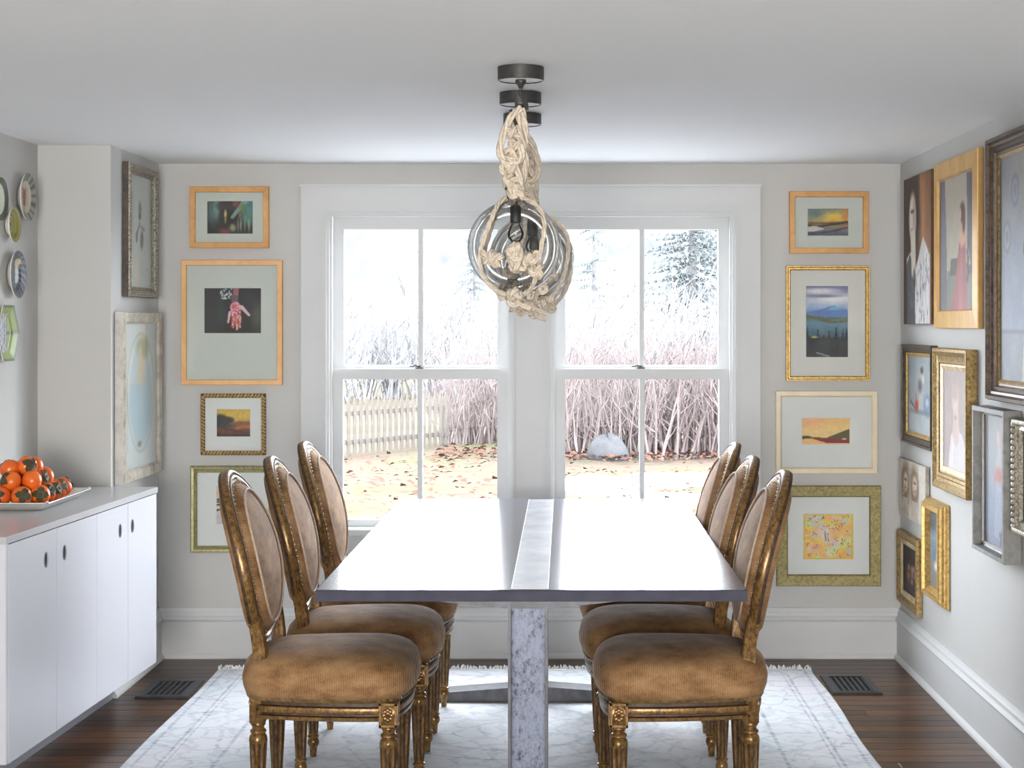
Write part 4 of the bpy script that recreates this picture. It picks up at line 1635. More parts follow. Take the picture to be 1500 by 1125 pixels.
def art_h6():
    p = Paint(70, 80, (146, 152, 160))
    p.grad([(0, (118, 126, 146)), (.3, (132, 142, 160)), (.7, (156, 160, 164)), (1, (150, 150, 152))])
    p.poly([(.62, .2), (.6, 1), (.92, 1), (.92, .1)], (176, 146, 146), .85)
    p.cap(.50, .82, .52, .55, .05, .13, (170, 172, 176))
    p.ell(.5, .84, .05, .06, (196, 178, 166), .3)
    p.ell(.52, .54, .15, .07, (186, 120, 116), .4)
    p.poly([(.42, .5), (.62, .5), (.66, .05), (.36, .08)], (150, 162, 184), .7)
    p.poly([(.82, .0), (1, .0), (1, .14), (.84, .13)], (200, 150, 120))
    p.cap(.56, .1, .66, .02, .02, .02, (86, 90, 110))
    p.cap(.62, .12, .58, .02, .02, .02, (86, 90, 110))
    return p.tex(10, 14, 5, 18)


def art_h7():
    p = Paint(40, 50, (120, 112, 106))
    p.ell(.5, .6, .25, .3, (170, 150, 136), .5)
    p.ell(.5, .2, .4, .25, (92, 90, 100), .5)
    return p.tex(10, 8, 8, 21)


def art_h8():
    p = Paint(70, 60, (196, 188, 174))
    for cx in (.25, .60):
        p.ell(cx, .58, .16, .36, (126, 104, 82), .3)
        p.ell(cx + .01, .62, .09, .17, (204, 190, 172), .25)
        p.ell(cx, .66, .06, .02, (92, 76, 62), .5)
        p.ell(cx, .52, .04, .015, (140, 100, 86), .5)
        p.poly([(cx - .14, 0), (cx - .1, .35), (cx + .1, .35), (cx + .15, 0)], (182, 172, 158))
    r = np.random.RandomState(3)
    for _ in range(40):
        x, y = r.rand() * .8, r.rand()
        p.cap(x, y, x + (r.rand() - .5) * .04, y + r.rand() * .16, .010, .005, [(96, 78, 62), (150, 134, 116), (226, 220, 208)][r.randint(3)], .7)
    p.poly([(.78, 0), (1, 0), (1, 1), (.78, 1)], (204, 198, 188))
    return p.tex(12, 10, 8, 24)


def art_h9():
    p = Paint(50, 70, (110, 124, 130))
    p.grad([(0, (120, 116, 108)), (.3, (128, 126, 124)), (.45, (104, 126, 134)), (.8, (134, 150, 158)), (1, (84, 86, 84))])
    p.ell(.6, .42, .12, .14, (226, 228, 230), .35)
    p.ell(.5, .3, .2, .06, (214, 214, 212), .5)
    p.ell(.2, .85, .3, .12, (70, 74, 74), .6)
    return p.tex(14, 8, 12, 27)


def art_h10():
    p = Paint(50, 50, (40, 30, 30))
    p.ell(.5, .4, .35, .22, (92, 66, 60), .5)
    r = np.random.RandomState(9)
    for _ in range(18):
        p.ell(.3 + r.rand() * .5, .25 + r.rand() * .35, .06, .06, [(176, 150, 128), (150, 124, 70), (120, 84, 80), (196, 176, 150)][r.randint(4)], .4, .8)
    p.ell(.5, .12, .4, .1, (70, 46, 56), .5)
    return p.tex(8, 9, 9, 30)


def right_pic(d0, d1, z0, z1, *a, **kw):
    return picture(RIGHT, (d0 + d1) / 2, z0, d1 - d0, z1 - z0, *a, group='pictures on the right gallery wall', **kw)


def canvas(d0, d1, z0, z1, thick, edge, label, art):
    t = empty('canvas_painting', (XR - .002, (d0 + d1) / 2, z0), -R90)
    tag(t, label, 'painting', 'pictures on the right gallery wall')
    W, H = d1 - d0, z1 - z0
    MB().box(-W / 2, W / 2, -thick, 0, 0, H, .002).build('stretcher_edge', edge, t)
    paint_plane('painting', art, W - .004, H - .004, t, -thick - .0006, 0, .002)


canvas(6.560, 7.09, 1.45, 2.06, .022, 'canvas_edge', 'unframed brown canvas of a dark-haired woman in a white garment', art_h1())
right_pic(5.84, 6.525, 1.435, 2.068, [(0, .016), (.001, .020), (.064, .022), (.068, .012)], 'birch_gold', 'broad flat blond wood frame, painting of a woman in a long red dress', art_h2(), glass=False)
right_pic(4.86, 5.632, 1.197, 2.07, [(0, .034), (.004, .046), (.016, .048), (.022, .036), (.030, .034), (.036, .026), (.046, .028), (.050, .018), (.056, .016)], 'brown_frame',
          'largest picture, dark brown moulded frame around a standing figure with wall plates', art_h3(), glass=False, liner=.014, lmat='gilt_dark')
right_pic(6.55, 7.125, .952, 1.366, [(0, .026), (.002, .028), (.010, .028), (.012, .022), (.018, .023), (.030, .017), (.034, .012)], 'black_frame',
          'black and gold framed still life with a figurine and blue jar', art_h4(), glass=False, liner=.016, lmat='gilt')
right_pic(5.92, 6.47, .826, 1.36, [(0, .036), (.004, .040), (.014, .040), (.030, .028), (.040, .024), (.046, .028), (.056, .026), (.060, .020)], 'gilt_dark',
          'deep ornate gold frame with a pale woman in white on mauve', art_h5(), glass=False, liner=.024, lmat='gilt_pale')
right_pic(5.35, 5.76, .68, 1.172, [(0, .055), (.001, .058), (.016, .058), (.0165, .030), (.024, .028)], 'grey_frame',
          'deep grey box frame with a blurred blue and red figure painting', art_h6(), glass=False, liner=.006, lmat='grey_lip')
right_pic(4.985, 5.318, .792, 1.150, [(0, .030), (.004, .036), (.016, .034), (.022, .024), (.034, .026), (.040, .014)], 'silver_carved',
          'beaded silver frame cut off by the right edge of the photo', art_h7(), glass=False, beads=(.008, .018, .0095, .036, 'silver_frame', 'bead'))
canvas(6.69, 7.215, .632, .878, .016, 'canvas_pale', 'small unframed canvas of two pale sketched women', art_h8())
right_pic(6.345, 6.68, .365, .762, [(0, .010), (.002, .014), (.004, .014), (.006, .020), (.010, .027), (.013, .027), (.016, .036), (.021, .041), (.034, .041), (.036, .030), (.046, .018), (.052, .012)], 'gilt',
          'gold frame with stepped ridges around a narrow blue-grey landscape', art_h9(), glass=False)
right_pic(6.83, 7.235, .255, .568, [(0, .012), (.003, .022), (.012, .026), (.022, .024), (.030, .014), (.036, .012)], 'gilt_dark',
          'lowest small gold frame with a dark floral painting near the corner', art_h10(), glass=False, liner=.022, lmat='gilt_pale')

# ------------------------------------------------------------------ plates on the recessed left wall (local: face towards -y like the frames)
def wall_plate(d, z, r, art, label, prof=None, sides=32, sy=1.0, rot=0.0):
    t = empty('wall_plate', (XL + .001, d, z - r * sy), R90)
    tag(t, label, 'plate', 'plates hung on the recessed wall')
    prof = prof or [(.55, .004), (.62, .006), (.66, .012), (.98, .024), (1.0, .027), (.985, .030), (.66, .018), (.60, .012)]
    m = MB()
    rings = []
    for k, h in prof:
        rings.append([(r * k * math.cos(2 * math.pi * j / sides + rot), -h, r * sy + r * sy * k * math.sin(2 * math.pi * j / sides + rot)) for j in range(sides)])
    full = rings
    mm = MB()
    mm.loft(full)
    n = len(full) - 1
    # close the back and the well
    mm.add(full[0], [tuple(range(sides))])
    nv = len(mm.v)
    # front well as fan of rings so that the paint can vary
    for k in (.5, .4, .3, .2, .1, .01):
        pass
    me_name = 'body'
    o = mm.build(me_name, 'ceramic', t, smooth=True, angle=50)
    # painted front face: polar grid laid over rim and well
    R_ = [1.0, .97, .93, .88, .82, .76, .70, .66, .62, .58, .5, .42, .34, .26, .18, .1, .02]
    zz = np.interp(R_[::-1], [0, .60, .66, .985, 1.0], [.0126, .0126, .0186, .0306, .0296])[::-1]
    S = max(sides, 48) if sides > 12 else sides * 6
    vs, cs = [], []
    for q, hh in zip(R_, zz):
        for j in range(S):
            a = 2 * math.pi * j / S + rot
            if sides <= 12:      # polygonal rim: straight sides
                seg = 2 * math.pi / sides
                aa = (a - rot) % seg - seg / 2
                f = math.cos(seg / 2) / math.cos(aa)
            else:
                f = 1.0
            x_, z_ = q * f * math.cos(a), q * f * math.sin(a)
            vs.append((r * x_, -hh - .0004, r * sy + r * sy * z_))
            cs.append(art(x_, z_, q, a))
    fs = []
    for i in range(len(R_) - 1):
        for j in range(S):
            fs.append((i * S + j, i * S + (j + 1) % S, (i + 1) * S + (j + 1) % S, (i + 1) * S + j))
    fs.append(tuple((len(R_) - 1) * S + j for j in range(S)))
    me = bpy.data.meshes.new('painted_glaze')
    me.from_pydata(vs, [], fs)
    me.update()
    at = me.color_attributes.new('paint', 'FLOAT_COLOR', 'POINT')
    lin = np.array(cs, float) / 255
    lin = np.where(lin <= .04045, lin / 12.92, ((lin + .055) / 1.055) ** 2.4)
    at.data.foreach_set('color', np.concatenate([lin, np.ones((len(lin), 1))], 1).astype(np.float32).ravel())
    me.polygons.foreach_set('use_smooth', [True] * len(me.polygons))
    me.materials.append(M['painted_glaze'])
    g = bpy.data.objects.new('glaze', me)
    col.objects.link(g)
    g.parent = t
    return t


def pl_tulip(x, z, q, a):
    if q > .66:
        return (92, 94, 86) if math.sin(a * 14) > 0 else (150, 152, 140)
    if abs(x) < .30 and -.35 < z < .4 and abs(abs(x) - .12 * (1 + z)) < .09:
        return (150, 92, 80)
    if abs(x) < .05 and z < .3:
        return (140, 70, 60)
    return (196, 186, 168)


def pl_olive(x, z, q, a):
    if abs(x) < .12 and abs(z) < .12:
        return (70, 66, 22)
    return (118, 112, 42) if (q * 9) % 2 < 1.4 else (150, 144, 70)


def pl_blue(x, z, q, a):
    if x > .1 and z > -.35 and z < .65 and q < .95 and x < .5:
        return (200, 204, 208) if z < .25 else (196, 180, 140)
    return (46, 50, 58) if math.sin(a * 18 + q * 14) > 0 else (104, 108, 114)


def pl_oct(x, z, q, a):
    if abs(x + .1) < .28 and abs(z) < .6:
        return (206, 206, 214) if int(abs(x * 16)) % 2 else (120, 120, 140)
    if abs(z) < .05:
        return (70, 84, 40)
    return (142, 156, 92) if q < .9 else (96, 108, 66)


def pl_dark(x, z, q, a):
    return (60, 66, 40) if q > .7 else (206, 208, 190)


wall_plate(6.31, 1.93, .09, pl_tulip, 'oval grey-rimmed plate with a red tulip, highest on the recessed wall')
wall_plate(6.155, 1.818, .066, pl_olive, 'small olive green glazed plate below the tulip plate')
wall_plate(6.195, 1.635, .089, pl_blue, 'dark slate blue ribbed plate with a pale figure')
wall_plate(6.085, 1.418, .118, pl_oct, 'angular green plate, lowest on the recessed wall', sides=6, rot=0.0)
wall_plate(6.005, 1.90, .078, pl_dark, 'dark-rimmed plate almost wholly cut off by the left photo edge')

# ------------------------------------------------------------------ rope-and-glass pendants over the table
def rope(m, pts, r, twist=38.0, seg=5, strands=3, loop=False):
    """three helical strands laid round a path"""
    P = [Vector(p) for p in pts]
    # resample
    out = []
    n = len(P)
    rngm = n if loop else n - 1
    for i in range(rngm):
        a, b = P[i], P[(i + 1) % n]
        p0 = P[i - 1] if (i > 0 or loop) else a
        p3 = P[(i + 2) % n] if (i + 2 < n or loop) else b
        k = max(2, int((b - a).length / (r * 0.8)))
        for j in range(k):
            t = j / k
            q = 0.5 * ((2 * a) + (b - p0) * t + (2 * p0 - 5 * a + 4 * b - p3) * t * t + (3 * a - p0 - 3 * b + p3) * t ** 3)
            out.append(q)
    if not loop:
        out.append(P[-1])
    up = Vector((0.3, 0.9, 0.2)).normalized()
    frames = []
    s = 0.0
    for i in range(len(out)):
        t = (out[min(i + 1, len(out) - 1)] - out[max(i - 1, 0)])
        if t.length < 1e-9:
            t = Vector((0, 0, 1))
        t.normalize()
        sd = t.cross(up)
        if sd.length < 1e-5:
            sd = t.orthogonal()
        sd.normalize()
        up = sd.cross(t).normalized()
        if i:
            s += (out[i] - out[i - 1]).length
        frames.append((out[i], sd.copy(), up.copy(), s))
    for k in range(strands):
        ph = 2 * math.pi * k / strands
        pts2 = [p + (sd * math.cos(ph + s_ * .42 / r) + u_ * math.sin(ph + s_ * .42 / r)) * r * .52 for p, sd, u_, s_ in frames]
        m.tube(pts2, r * .56, seg, loop=False)


def knot(m, c, R, r, rs):
    """a chunky overhand knot: closed trefoil-like loop with random turn"""
    ax = Vector((rs.uniform(-1, 1), rs.uniform(-1, 1), rs.uniform(-1, 1))).normalized()
    rot = Matrix.Rotation(rs.uniform(0, 6.28), 3, ax)
    pts = []
    for k in range(13):
        t = 2 * math.pi * k / 12
        v = Vector((math.sin(t) + 1.6 * math.sin(2 * t), math.cos(t) - 1.6 * math.cos(2 * t), -1.3 * math.sin(3 * t))) * (R / 2.6)
        pts.append(Vector(c) + rot @ v)
    rope(m, pts, r)


def pendant(cx, cy, gx, gz, seed, label, angs):
    rs = random.Random(seed)
    t = empty('pendant_light', (cx, cy, CEIL))
    tag(t, label, 'pendant light', 'rope and glass pendants over the table')
    m = MB()
    m.lathe([(.058, -.036), (.0605, -.0375), (.063, -.036), (.063, -.001), (.058, -.0005)], 40, cap=False)
    m.build('canopy', 'black_metal', t, smooth=True, angle=40)
    MB().lathe([(.002, -.0345), (.0605, -.0345), (.0605, -.033), (.002, -.033)], 40).build('canopy_plate', 'ceiling', t, smooth=True, angle=30)
    s = MB()
    s.lathe([(.003, -.058), (.006, -.057), (.009, -.050), (.0145, -.043), (.015, -.038), (.014, -.034)], 16)
    s.lathe([(.004, -.082), (.0042, -.056)], 10)
    s.sphere((0, 0, -.070), .0075, 10, 6)
    s.tube([(.0, 0, -.078), (.014, 0, -.088), (.017, 0, -.104), (.004, 0, -.122), (-.012, 0, -.108), (-.013, 0, -.09)], .004, 8)
    s.build('swivel_hook', 'black_metal', t, smooth=True, angle=50)
    ox, oz = gx - cx, gz - CEIL          # globe centre in local coordinates
    GR = .127
    neck = oz + GR
    tgl = MB()
    for k in range(2):
        a = rs.uniform(-.5, .5)
        zz = -.10 - .04 * k
        xx = rs.uniform(-.03, .02)
        tgl.tube([(xx - .010, -.02, zz + .022), (xx + .006, -.022, zz - .020)], .0048, 8)
    for k in range(4):
        a = 2 * math.pi * k / 4 + rs.random()
        z0 = neck + .012
        tgl.tube([(ox + .02 * math.cos(a), .02 * math.sin(a), z0 - .01), (ox * .8 + .014 * math.cos(a), .014 * math.sin(a), z0 + .05), (ox * .7 + .004 * math.cos(a), .004 * math.sin(a), z0 + .085)], [.0045, .0042, .003], 6)
    tgl.tube([(ox - .024, -.01, neck + .03), (ox + .022, -.012, neck + .034)], .0042, 6)
    tgl.build('iron_toggle', 'black_metal', t, smooth=True)
    # rope hank: doubled strands hung from the hook, plaited and knotted above the globe
    rp = MB()
    L0 = -.112
    for k in range(4):
        a = 2 * math.pi * k / 4 + .5
        w = [.004, .015, .021, .025, .021, .018]
        pts = []
        for j in range(6):
            u = j / 5
            aa = a + u * 4.2
            pts.append((ox * u + w[j] * math.cos(aa), w[j] * math.sin(aa), L0 + (neck - .005 - L0) * u))
        rope(rp, pts, .0098)
    # a long loop that swings out to one side
    side = -1 if seed % 2 else 1
    rope(rp, [(0, -.015, L0), (side * .028, -.022, L0 - .03), (side * .050, -.02, L0 - .085), (side * .054, -.02, L0 - .13), (side * .034, -.024, L0 - .155), (0, -.024, L0 - .140), (.0, -.022, L0 - .10)], .0105)
    for k in range(6):
        u = .28 + .13 * k
        knot(rp, (ox * u + rs.uniform(-.020, .020), -.016 + rs.uniform(-.010, .012), L0 + (neck - L0) * u), .020, .0085, rs)
    knot(rp, (ox, 0, neck + .012), .020, .009, rs)
    rp.build('rope_hank', 'rope', t, smooth=True, angle=80)
    g = MB()
    prof = []
    for k in range(25):
        a = math.pi / 2 * .86 - k * (math.pi * .93 / 24)
        prof.append((max(GR * math.cos(a), .002), GR * math.sin(a)))
    prof = [(.030, GR + .012), (.028, GR + .002)] + [p for p in prof if p[1] < GR * .965]
    g.lathe(prof[::-1], 40, (ox, 0, oz), cap=False)
    g.build('glass_globe', 'globe_glass', t, smooth=True, angle=180)
    so = MB()
    so.lathe([(.0125, -.062), (.015, -.060), (.015, -.020), (.012, -.015), (.006, -.012), (.004, .02)], 16, (ox + .004, 0, oz + GR))
    sk = so.build('socket', 'bulb_metal', t, smooth=True, angle=40)
    bl = MB()
    bl.lathe([(.002, -.118), (.010, -.116), (.020, -.104), (.023, -.092), (.019, -.078), (.012, -.066), (.012, -.06)], 16, (ox + .004, 0, oz + GR), cap=False)
    bl.build('bulb', 'bulb_glass', sk, smooth=True)
    # net: ropes round the globe, gathered in knots low on the glass and in a tail
    nt_ = MB()
    for k, a0 in enumerate(angs):
        pts = []
        for j in range(11):
            ph = math.pi / 2 - .26 - j * (math.pi - .50) / 10
            aa = a0 + .16 * math.sin(j * .6 + k)
            R = GR + .0075
            pts.append((ox + R * math.cos(ph) * math.cos(aa), R * math.cos(ph) * math.sin(aa), oz + R * math.sin(ph)))
        rope(nt_, pts, .0070)
    for k in range(12):       # cluster of knots on the lower front
        a = -math.pi / 2 + rs.uniform(-.55, .60)
        ph = rs.uniform(-.52, -.10)
        R = GR + .012
        knot(nt_, (ox + R * math.cos(ph) * math.cos(a), R * math.cos(ph) * math.sin(a), oz + R * math.sin(ph)), .019, .0078, rs)
    for k in range(5):
        a = rs.uniform(0, 6.28)
        ph = rs.uniform(-1.3, -.8)
        R = GR + .012
        knot(nt_, (ox + R * math.cos(ph) * math.cos(a), R * math.cos(ph) * math.sin(a), oz + R * math.sin(ph)), .019, .0078, rs)
    knot(nt_, (ox, 0, oz - GR - .012), .022, .0085, rs)
    rope(nt_, [(ox, 0, oz - GR - .015), (ox + .02, 0, oz - GR - .03), (ox + .045, 0, oz - GR - .042)], .0075)
    nt_.build('rope_net', 'rope', t, smooth=True, angle=80)
    return t


pendant(-.117, 4.54, -.135, 1.660, 1, 'nearest knotted rope pendant with clear glass globe', (-2.25, -.85, .75, 2.3))
pendant(-.131, 5.04, -.098, 1.650, 2, 'middle knotted rope pendant, globe partly hidden by the nearest one', (-1.9, -.5, .6, 1.9, 2.7))
pendant(-.138, 5.55, -.104, 1.632, 5, 'farthest knotted rope pendant, next to the window', (-1.2, -.2, 1.1, 2.4, 3.6))

# ------------------------------------------------------------------ the garden outside (overcast winter light)
GZ = -1.0
M['bark'] = simple('grey_bark', (0.0534, 0.0524, 0.0524), 0.9, c2=(0.0827, 0.0816, 0.0816), nscale=5, spec=0.0)
M['twig'] = simple('red_brown_twigs', (0.080, 0.062, 0.060), 0.9, c2=(0.120, 0.100, 0.096), nscale=3, spec=0.0)
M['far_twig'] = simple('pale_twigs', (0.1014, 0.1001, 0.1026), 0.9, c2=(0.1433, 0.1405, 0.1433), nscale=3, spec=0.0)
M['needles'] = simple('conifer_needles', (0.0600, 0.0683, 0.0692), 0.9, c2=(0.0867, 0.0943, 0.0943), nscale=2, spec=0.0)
M['fence'] = simple('weathered_fence', (0.0594, 0.0523, 0.0459), 0.85, c2=(0.0794, 0.0714, 0.0635), nscale=6, spec=0.0)
M['snow'] = simple('old_snow', (0.3568, 0.3624, 0.3797), 0.8, c2=(0.2877, 0.2934, 0.3107), nscale=4, spec=0.0)
M['leaf_litter'] = simple('fallen_leaves', (0.050, 0.024, 0.019), 0.8, c2=(0.058, 0.034, 0.024), nscale=2, spec=0.0)
M['bounce_sheet'] = simple('pale_bounce_sheet', (0.2210, 0.2253, 0.2338), 0.8, c2=(0.1530, 0.1573, 0.1615), nscale=1.5, spec=0.0)  # tone of the unseen sheet added to bounce light indoors
M['haze_backdrop'] = simple('pale_haze_backdrop', (0.0542, 0.0546, 0.0555), 1.0, c2=(0.0355, 0.0361, 0.0376), nscale=.55, spec=0.0, stretch=(1, .3, 1), lo=.35, hi=.75, detail=9)  # pale haze put into the colour of the added backdrop
M['stone'] = simple('pale_stone', (0.0314, 0.0319, 0.0330), 0.9, c2=(0.0457, 0.0467, 0.0486), nscale=3, spec=0.0)


def ground_mat():
    m, nt, b = new_mat('winter_lawn')
    v = coords(nt, (1, 1, 1))
    f = noise(nt, v, .7, 5, .6)
    f2 = noise(nt, v, 6, 5, .7)
    mx = N(nt, 'ShaderNodeMath', operation='MULTIPLY_ADD')
    mx.inputs[1].default_value = .6
    nt.links.new(f2, mx.inputs[0])
    nt.links.new(f, mx.inputs[2])
    r = ramp(nt, [(.62, (0.0423, 0.0409, 0.0251)), (.78, (0.0492, 0.0432, 0.0327)), (.92, (0.0533, 0.0404, 0.0334))], mx.outputs[0])
    nt.links.new(r.outputs[0], b.inputs['Base Color'])
    b.inputs['Roughness'].default_value = .95
    b.inputs['Specular IOR Level'].default_value = 0.0
    return m


M['lawn'] = ground_mat()
g = MB()
nxg, nyg = 30, 34
for j in range(nyg + 1):
    for i in range(nxg + 1):
        x = -45 + 90 * i / nxg
        y_ = YB + T + .02 + (150) * (j / nyg) ** 1.6
        g.v.append((x, y_, GZ + .05 * math.sin(x * 1.3 + y_ * .4) * min(1, (y_ - 8) / 10)))
for j in range(nyg):
    for i in range(nxg):
        a = j * (nxg + 1) + i
        g.f.append((a, a + 1, a + nxg + 2, a + nxg + 1))
structure(g.build('ground', 'lawn', smooth=True))

# unseen pale sheet added to bounce skylight indoors; hazy backdrop added against bright sky
sn = MB()
sn.loft([[(-9, YB + T + .03, GZ + z), (9, YB + T + .03, GZ + z), (9.5, 19.0, GZ + z), (3, 20.0, GZ + z), (-4, 19.6, GZ + z), (-9.5, 19.2, GZ + z)] for z in (-.05, .075)], cap=True)
structure(sn.build('ground_bounce', 'bounce_sheet'))
hl = MB()
nh_ = 60
for j in range(9):
    for i_ in range(nh_ + 1):
        x = -40 + 80 * i_ / nh_
        u = j / 8
        hh = 13.5 + 1.2 * math.sin(x * .21) + .8 * math.sin(x * .63 + 1) + .5 * math.sin(x * 1.7)
        hl.v.append((x, 100 + 30 * u + 1.0 * math.sin(x * .9 + j), GZ - .2 + hh * math.sin(u * math.pi / 2)))
for j in range(8):
    for i_ in range(nh_):
        a = j * (nh_ + 1) + i_
        hl.f.append((a, a + 1, a + nh_ + 2, a + nh_ + 1))
structure(hl.build('ground_backdrop', 'haze_backdrop', smooth=True))

# picket fence
B = Vector((-2.28, 33.4))
A = B + (Vector((-5.2, 29.0)) - B) * 1.9
fl = (B - A).length
fa = math.atan2((B - A).y, (B - A).x)
fence = empty('picket_fence', (A.x, A.y, GZ), fa)
tag(fence, 'pale weathered picket fence standing on the lawn outside the left window', 'fence')
pk = MB()
rings = [[(-.04, -.012, z), (.04, -.012, z), (.04, .012, z), (-.04, .012, z)] for z in (.05, .98)] + [[(-.004, -.012, 1.10), (.004, -.012, 1.10), (.004, .012, 1.10), (-.004, .012, 1.10)]]
pk.loft(rings, cap=True)
pme = pk.mesh('picket', M['fence'])
n = int(fl / .172)
for k in range(n):
    o = bpy.data.objects.new('picket', pme)
    col.objects.link(o)
    o.parent = fence
    o.location = (.06 + k * .172, -.03, 0.0)
for z in (.27, .80):
    MB().box(0, fl, -.016, .03, z - .045, z + .045).build('rail', 'fence', fence)
for k in range(3):
    xx = .1 + (fl - .2) * k / 2
    MB().box(xx - .05, xx + .05, .03, .13, -.1, .98, .01).build('post', 'fence', fence)


def branch_mesh(rs, stems, h, spread, rad, sub=3, lean=.25, seg=4):
    m = MB()
    for _ in range(stems):
        a = rs.uniform(0, 2 * math.pi)
        r0 = spread * .35 * math.sqrt(rs.random())
        p = Vector((r0 * math.cos(a), r0 * math.sin(a), -.05))
        d = Vector((rs.uniform(-lean, lean), rs.uniform(-lean, lean), 1)).normalized()
        hh = h * rs.uniform(.55, 1.0)
        pts = [p.copy()]
        for k in range(5):
            d = (d + Vector((rs.uniform(-.2, .2), rs.uniform(-.2, .2), .05))).normalized()
            p = p + d * hh / 5
            pts.append(p.copy())
        m.tube(pts, [rad * (1 - .8 * k / 5) for k in range(6)], seg, cap=False)
        for _s in range(sub):
            k = rs.randint(1, 4)
            q = pts[k]
            dd = Vector((rs.uniform(-1, 1), rs.uniform(-1, 1), rs.uniform(.3, 1))).normalized()
            l = hh * rs.uniform(.18, .4)
            m.tube([q, q + dd * l * .5 + Vector((0, 0, .02)), q + dd * l + Vector((0, 0, l * .25))], [rad * .45, rad * .3, rad * .12], 3, cap=False)
    return m


def bare_tree(rs, h, rad):
    m = MB()

    def grow(p, d, l, r, lev):
        pts = [p]
        q = p.copy()
        dd = d.copy()
        for k in range(4):
            dd = (dd + Vector((rs.uniform(-.16, .16), rs.uniform(-.16, .16), .04))).normalized()
            q = q + dd * l / 4
            pts.append(q.copy())
        m.tube(pts, [r * (1 - .5 * k / 4) for k in range(5)], 5 if lev < 2 else 3, cap=False)
        if lev >= 4:
            return
        for k in range(3 if lev < 3 else 2):
            at = pts[rs.randint(2, 4)]
            nd = (dd + Vector((rs.uniform(-.9, .9), rs.uniform(-.9, .9), rs.uniform(-.1, .5)))).normalized()
            grow(at, nd, l * rs.uniform(.55, .78), r * .5, lev + 1)
    grow(Vector((0, 0, -.1)), Vector((0, 0, 1)), h * .38, rad, 0)
    return m


def conifer(rs, h, w, lev=22, per=11, droop=.25):
    tr = MB()
    tr.tube([(0, 0, -.1), (0, 0, h * .5), (0, 0, h)], [h * .018, h * .011, .01], 6)
    fo = MB()
    for i in range(lev):
        u = i / (lev - 1)
        z = h * (.10 + .89 * u)
        L = w * (1 - u) ** .8 + .12
        for k in range(per):
            a = rs.uniform(0, 6.283)
            l = L * rs.uniform(.45, 1.1)
            z = h * (.10 + .89 * u) + rs.uniform(-.6, .6) * h / lev
            dz = -droop * l + rs.uniform(-.25, .3)
            ca, sa = math.cos(a), math.sin(a)
            m_ = 6
            for j in range(m_):
                t0 = (j + .2) / m_
                px, py, pz = ca * l * t0, sa * l * t0, z + dz * t0 + .10 * l * t0 * t0
                sz = (.10 + .22 * (1 - abs(t0 - .45))) * min(.8, l * .32)
                for sgn in (-1, 1):
                    ang = a + sgn * rs.uniform(.5, 1.0)
                    tip = (px + math.cos(ang) * sz, py + math.sin(ang) * sz, pz - rs.uniform(.02, .12))
                    b1 = (px + ca * sz * .35, py + sa * sz * .35, pz + .03)
                    b2 = (px - ca * sz * .25, py - sa * sz * .25, pz - .05)
                    fo.add([b1, b2, tip, (px, py, pz + .05)], [(0, 1, 2), (1, 3, 2), (0, 2, 3), (0, 3, 1)])
    return tr, fo


rs = random.Random(21)
GS = 'bare shrubs outside the windows'
protos = [branch_mesh(random.Random(40 + k), 46, 2.5, 1.5, .020, 5) for k in range(3)]
pm = [p.mesh('stems', M['twig']) for p in protos]
spots = []
for k in range(9):
    spots.append((.25 + k * .40 + rs.uniform(-.12, .12), 31.4 + (k % 2) * 1.1 + rs.uniform(-.3, .3), rs.uniform(.85, 1.15)))
for k in range(4):
    spots.append((-2.1 + k * .42, 34.2 + (k % 2) * .9, rs.uniform(.85, 1.1)))
ords = ['first', 'second', 'third', 'fourth', 'fifth', 'sixth', 'seventh', 'eighth', 'ninth']
for i, (x, y_, sc) in enumerate(spots):
    e = empty('bare_shrub', (x, y_, GZ), rs.uniform(0, 6.28))
    e.scale = (sc, sc, sc)
    o = bpy.data.objects.new('stems', pm[i % 3])
    col.objects.link(o)
    o.parent = e
    lab = ('reddish bare shrub, %s from the left in the thicket outside the right window' % ords[i]) if i < 9 else ('reddish bare shrub, %s to the right of the picket fence end' % ords[i - 9])
    tag(e, lab, 'shrub', GS)

GB = 'pale bare thickets far behind the garden'
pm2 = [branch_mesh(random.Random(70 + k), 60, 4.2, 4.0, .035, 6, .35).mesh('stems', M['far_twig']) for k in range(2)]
i = 0
far_labels = ['at the left edge of the left window', 'behind the middle of the picket fence', 'behind the right end of the fence', 'behind the central mullion', 'at the left of the right window', 'below the right window conifer', 'left of the big dense conifer', 'at the right edge of the right window']
for k in range(8):
    x = -7.6 + k * 1.78
    e = empty('distant_thicket', (x, 52 + (k % 3) * 3, GZ), rs.uniform(0, 6))
    o = bpy.data.objects.new('stems', pm2[k % 2])
    col.objects.link(o)
    o.parent = e
    tag(e, 'pale grey bare thicket far away ' + far_labels[k], 'thicket', GB)

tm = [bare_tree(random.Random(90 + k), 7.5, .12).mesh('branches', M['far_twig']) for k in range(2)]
for k, (x, y_, sc, lab) in enumerate(((-9.0, 66, 1.0, 'pale bare tree at the left edge of the left window'), (-7.2, 74, 1.1, 'pale bare tree left of the muntin in the left window'), (-5.3, 70, .9, 'pale bare tree between the muntin and the narrow conifer'),
                                      (2.9, 62, .85, 'pale bare tree beside the muntin of the right window'))):
    e = empty('bare_tree', (x, y_, GZ), k * 1.7)
    e.scale = (sc, sc, sc)
    o = bpy.data.objects.new('branches', tm[k % 2])
    col.objects.link(o)
    o.parent = e
    tag(e, lab, 'tree', 'bare trees far outside')

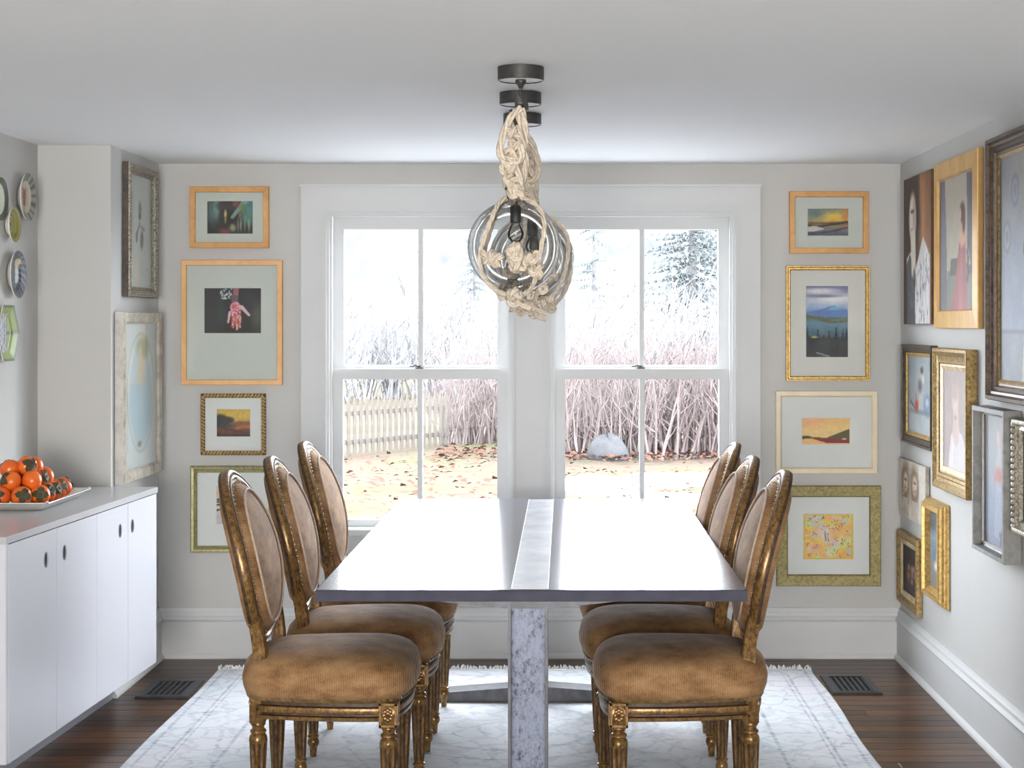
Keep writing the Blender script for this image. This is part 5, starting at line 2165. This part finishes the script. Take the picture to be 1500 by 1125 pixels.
for k, (x, y_, h, w, lab, lv, pr) in enumerate(((-3.75, 70, 7.2, 1.5, 'narrow hazy conifer seen through the left window', 20, 10), (1.25, 70, 9.0, 2.0, 'open-branched hazy conifer in the left half of the right window', 17, 9),
                                               (4.6, 60, 11.5, 3.1, 'big dense hazy conifer filling the right pane of the right window', 34, 18))):
    e = empty('conifer', (x, y_, GZ))
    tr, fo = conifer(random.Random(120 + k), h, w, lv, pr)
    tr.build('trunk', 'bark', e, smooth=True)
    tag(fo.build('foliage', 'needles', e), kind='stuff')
    tag(e, lab, 'tree', 'conifers far outside')


def blob(name, cx, cy, rx, ry, h, mat, seed, label, cat, group=None, n=28, rings=6):
    rs_ = random.Random(seed)
    wob = [1 + .22 * math.sin(k * .9 + seed) * rs_.uniform(.4, 1) + rs_.uniform(-.08, .08) for k in range(n)]
    m = MB()
    R = []
    for j in range(rings + 1):
        u = j / rings
        k_ = math.cos(u * math.pi / 2) + .02
        R.append([(rx * k_ * wob[i] * math.cos(2 * math.pi * i / n), ry * k_ * wob[i] * math.sin(2 * math.pi * i / n), h * math.sin(u * math.pi / 2) * (1 + .12 * math.sin(i * 1.7 + j)) - .05 * (j == 0)) for i in range(n)])
    m.loft(R, cap=True)
    o = m.build(name, mat, smooth=True, angle=180, loc=(cx, cy, GZ))
    tag(o, label, cat, group)
    return o


GSN = 'melting snow patches on the lawn'
blob('snow_patch', .55, 25.2, 1.05, 1.5, .10, 'snow', 1, 'snow patch in the left half of the right window', 'snow', GSN)
blob('snow_patch', 2.0, 26.0, 1.1, 1.35, .10, 'snow', 4, 'snow patch right of the right window muntin', 'snow', GSN)
blob('snow_patch', 1.55, 23.3, 1.0, .7, .08, 'snow', 6, 'snow patch nearest to the house below the other two', 'snow', GSN)
blob('boulder', .80, 30.6, .36, .30, .42, 'stone', 9, 'pale grey boulder in front of the shrubs outside the right window', 'boulder', n=14)

lf = MB()
rl = random.Random(55)
for k in range(2600):
    if k < 1500:
        x, y_ = rl.uniform(-2.4, 4.2), rl.gauss(31.2, .9)
    else:
        x, y_ = rl.uniform(-6, 4.5), rl.uniform(20.5, 31)
    s_ = rl.uniform(.035, .075)
    a = rl.uniform(0, 6.28)
    tl2 = rl.uniform(.1, .9)
    ca, sa = math.cos(a) * s_, math.sin(a) * s_
    z = GZ + .06
    lf.add([(x - ca, y_ - sa, z), (x + sa * .6, y_ - ca * .6, z + s_ * tl2), (x + ca, y_ + sa, z + s_ * tl2 * .6), (x - sa * .6, y_ + ca * .6, z + .01)], [(0, 1, 2), (0, 2, 3)])
tag(lf.build('leaf_litter', 'leaf_litter'), 'red-brown fallen leaves scattered over the lawn and under the shrubs', 'leaves', kind='stuff')
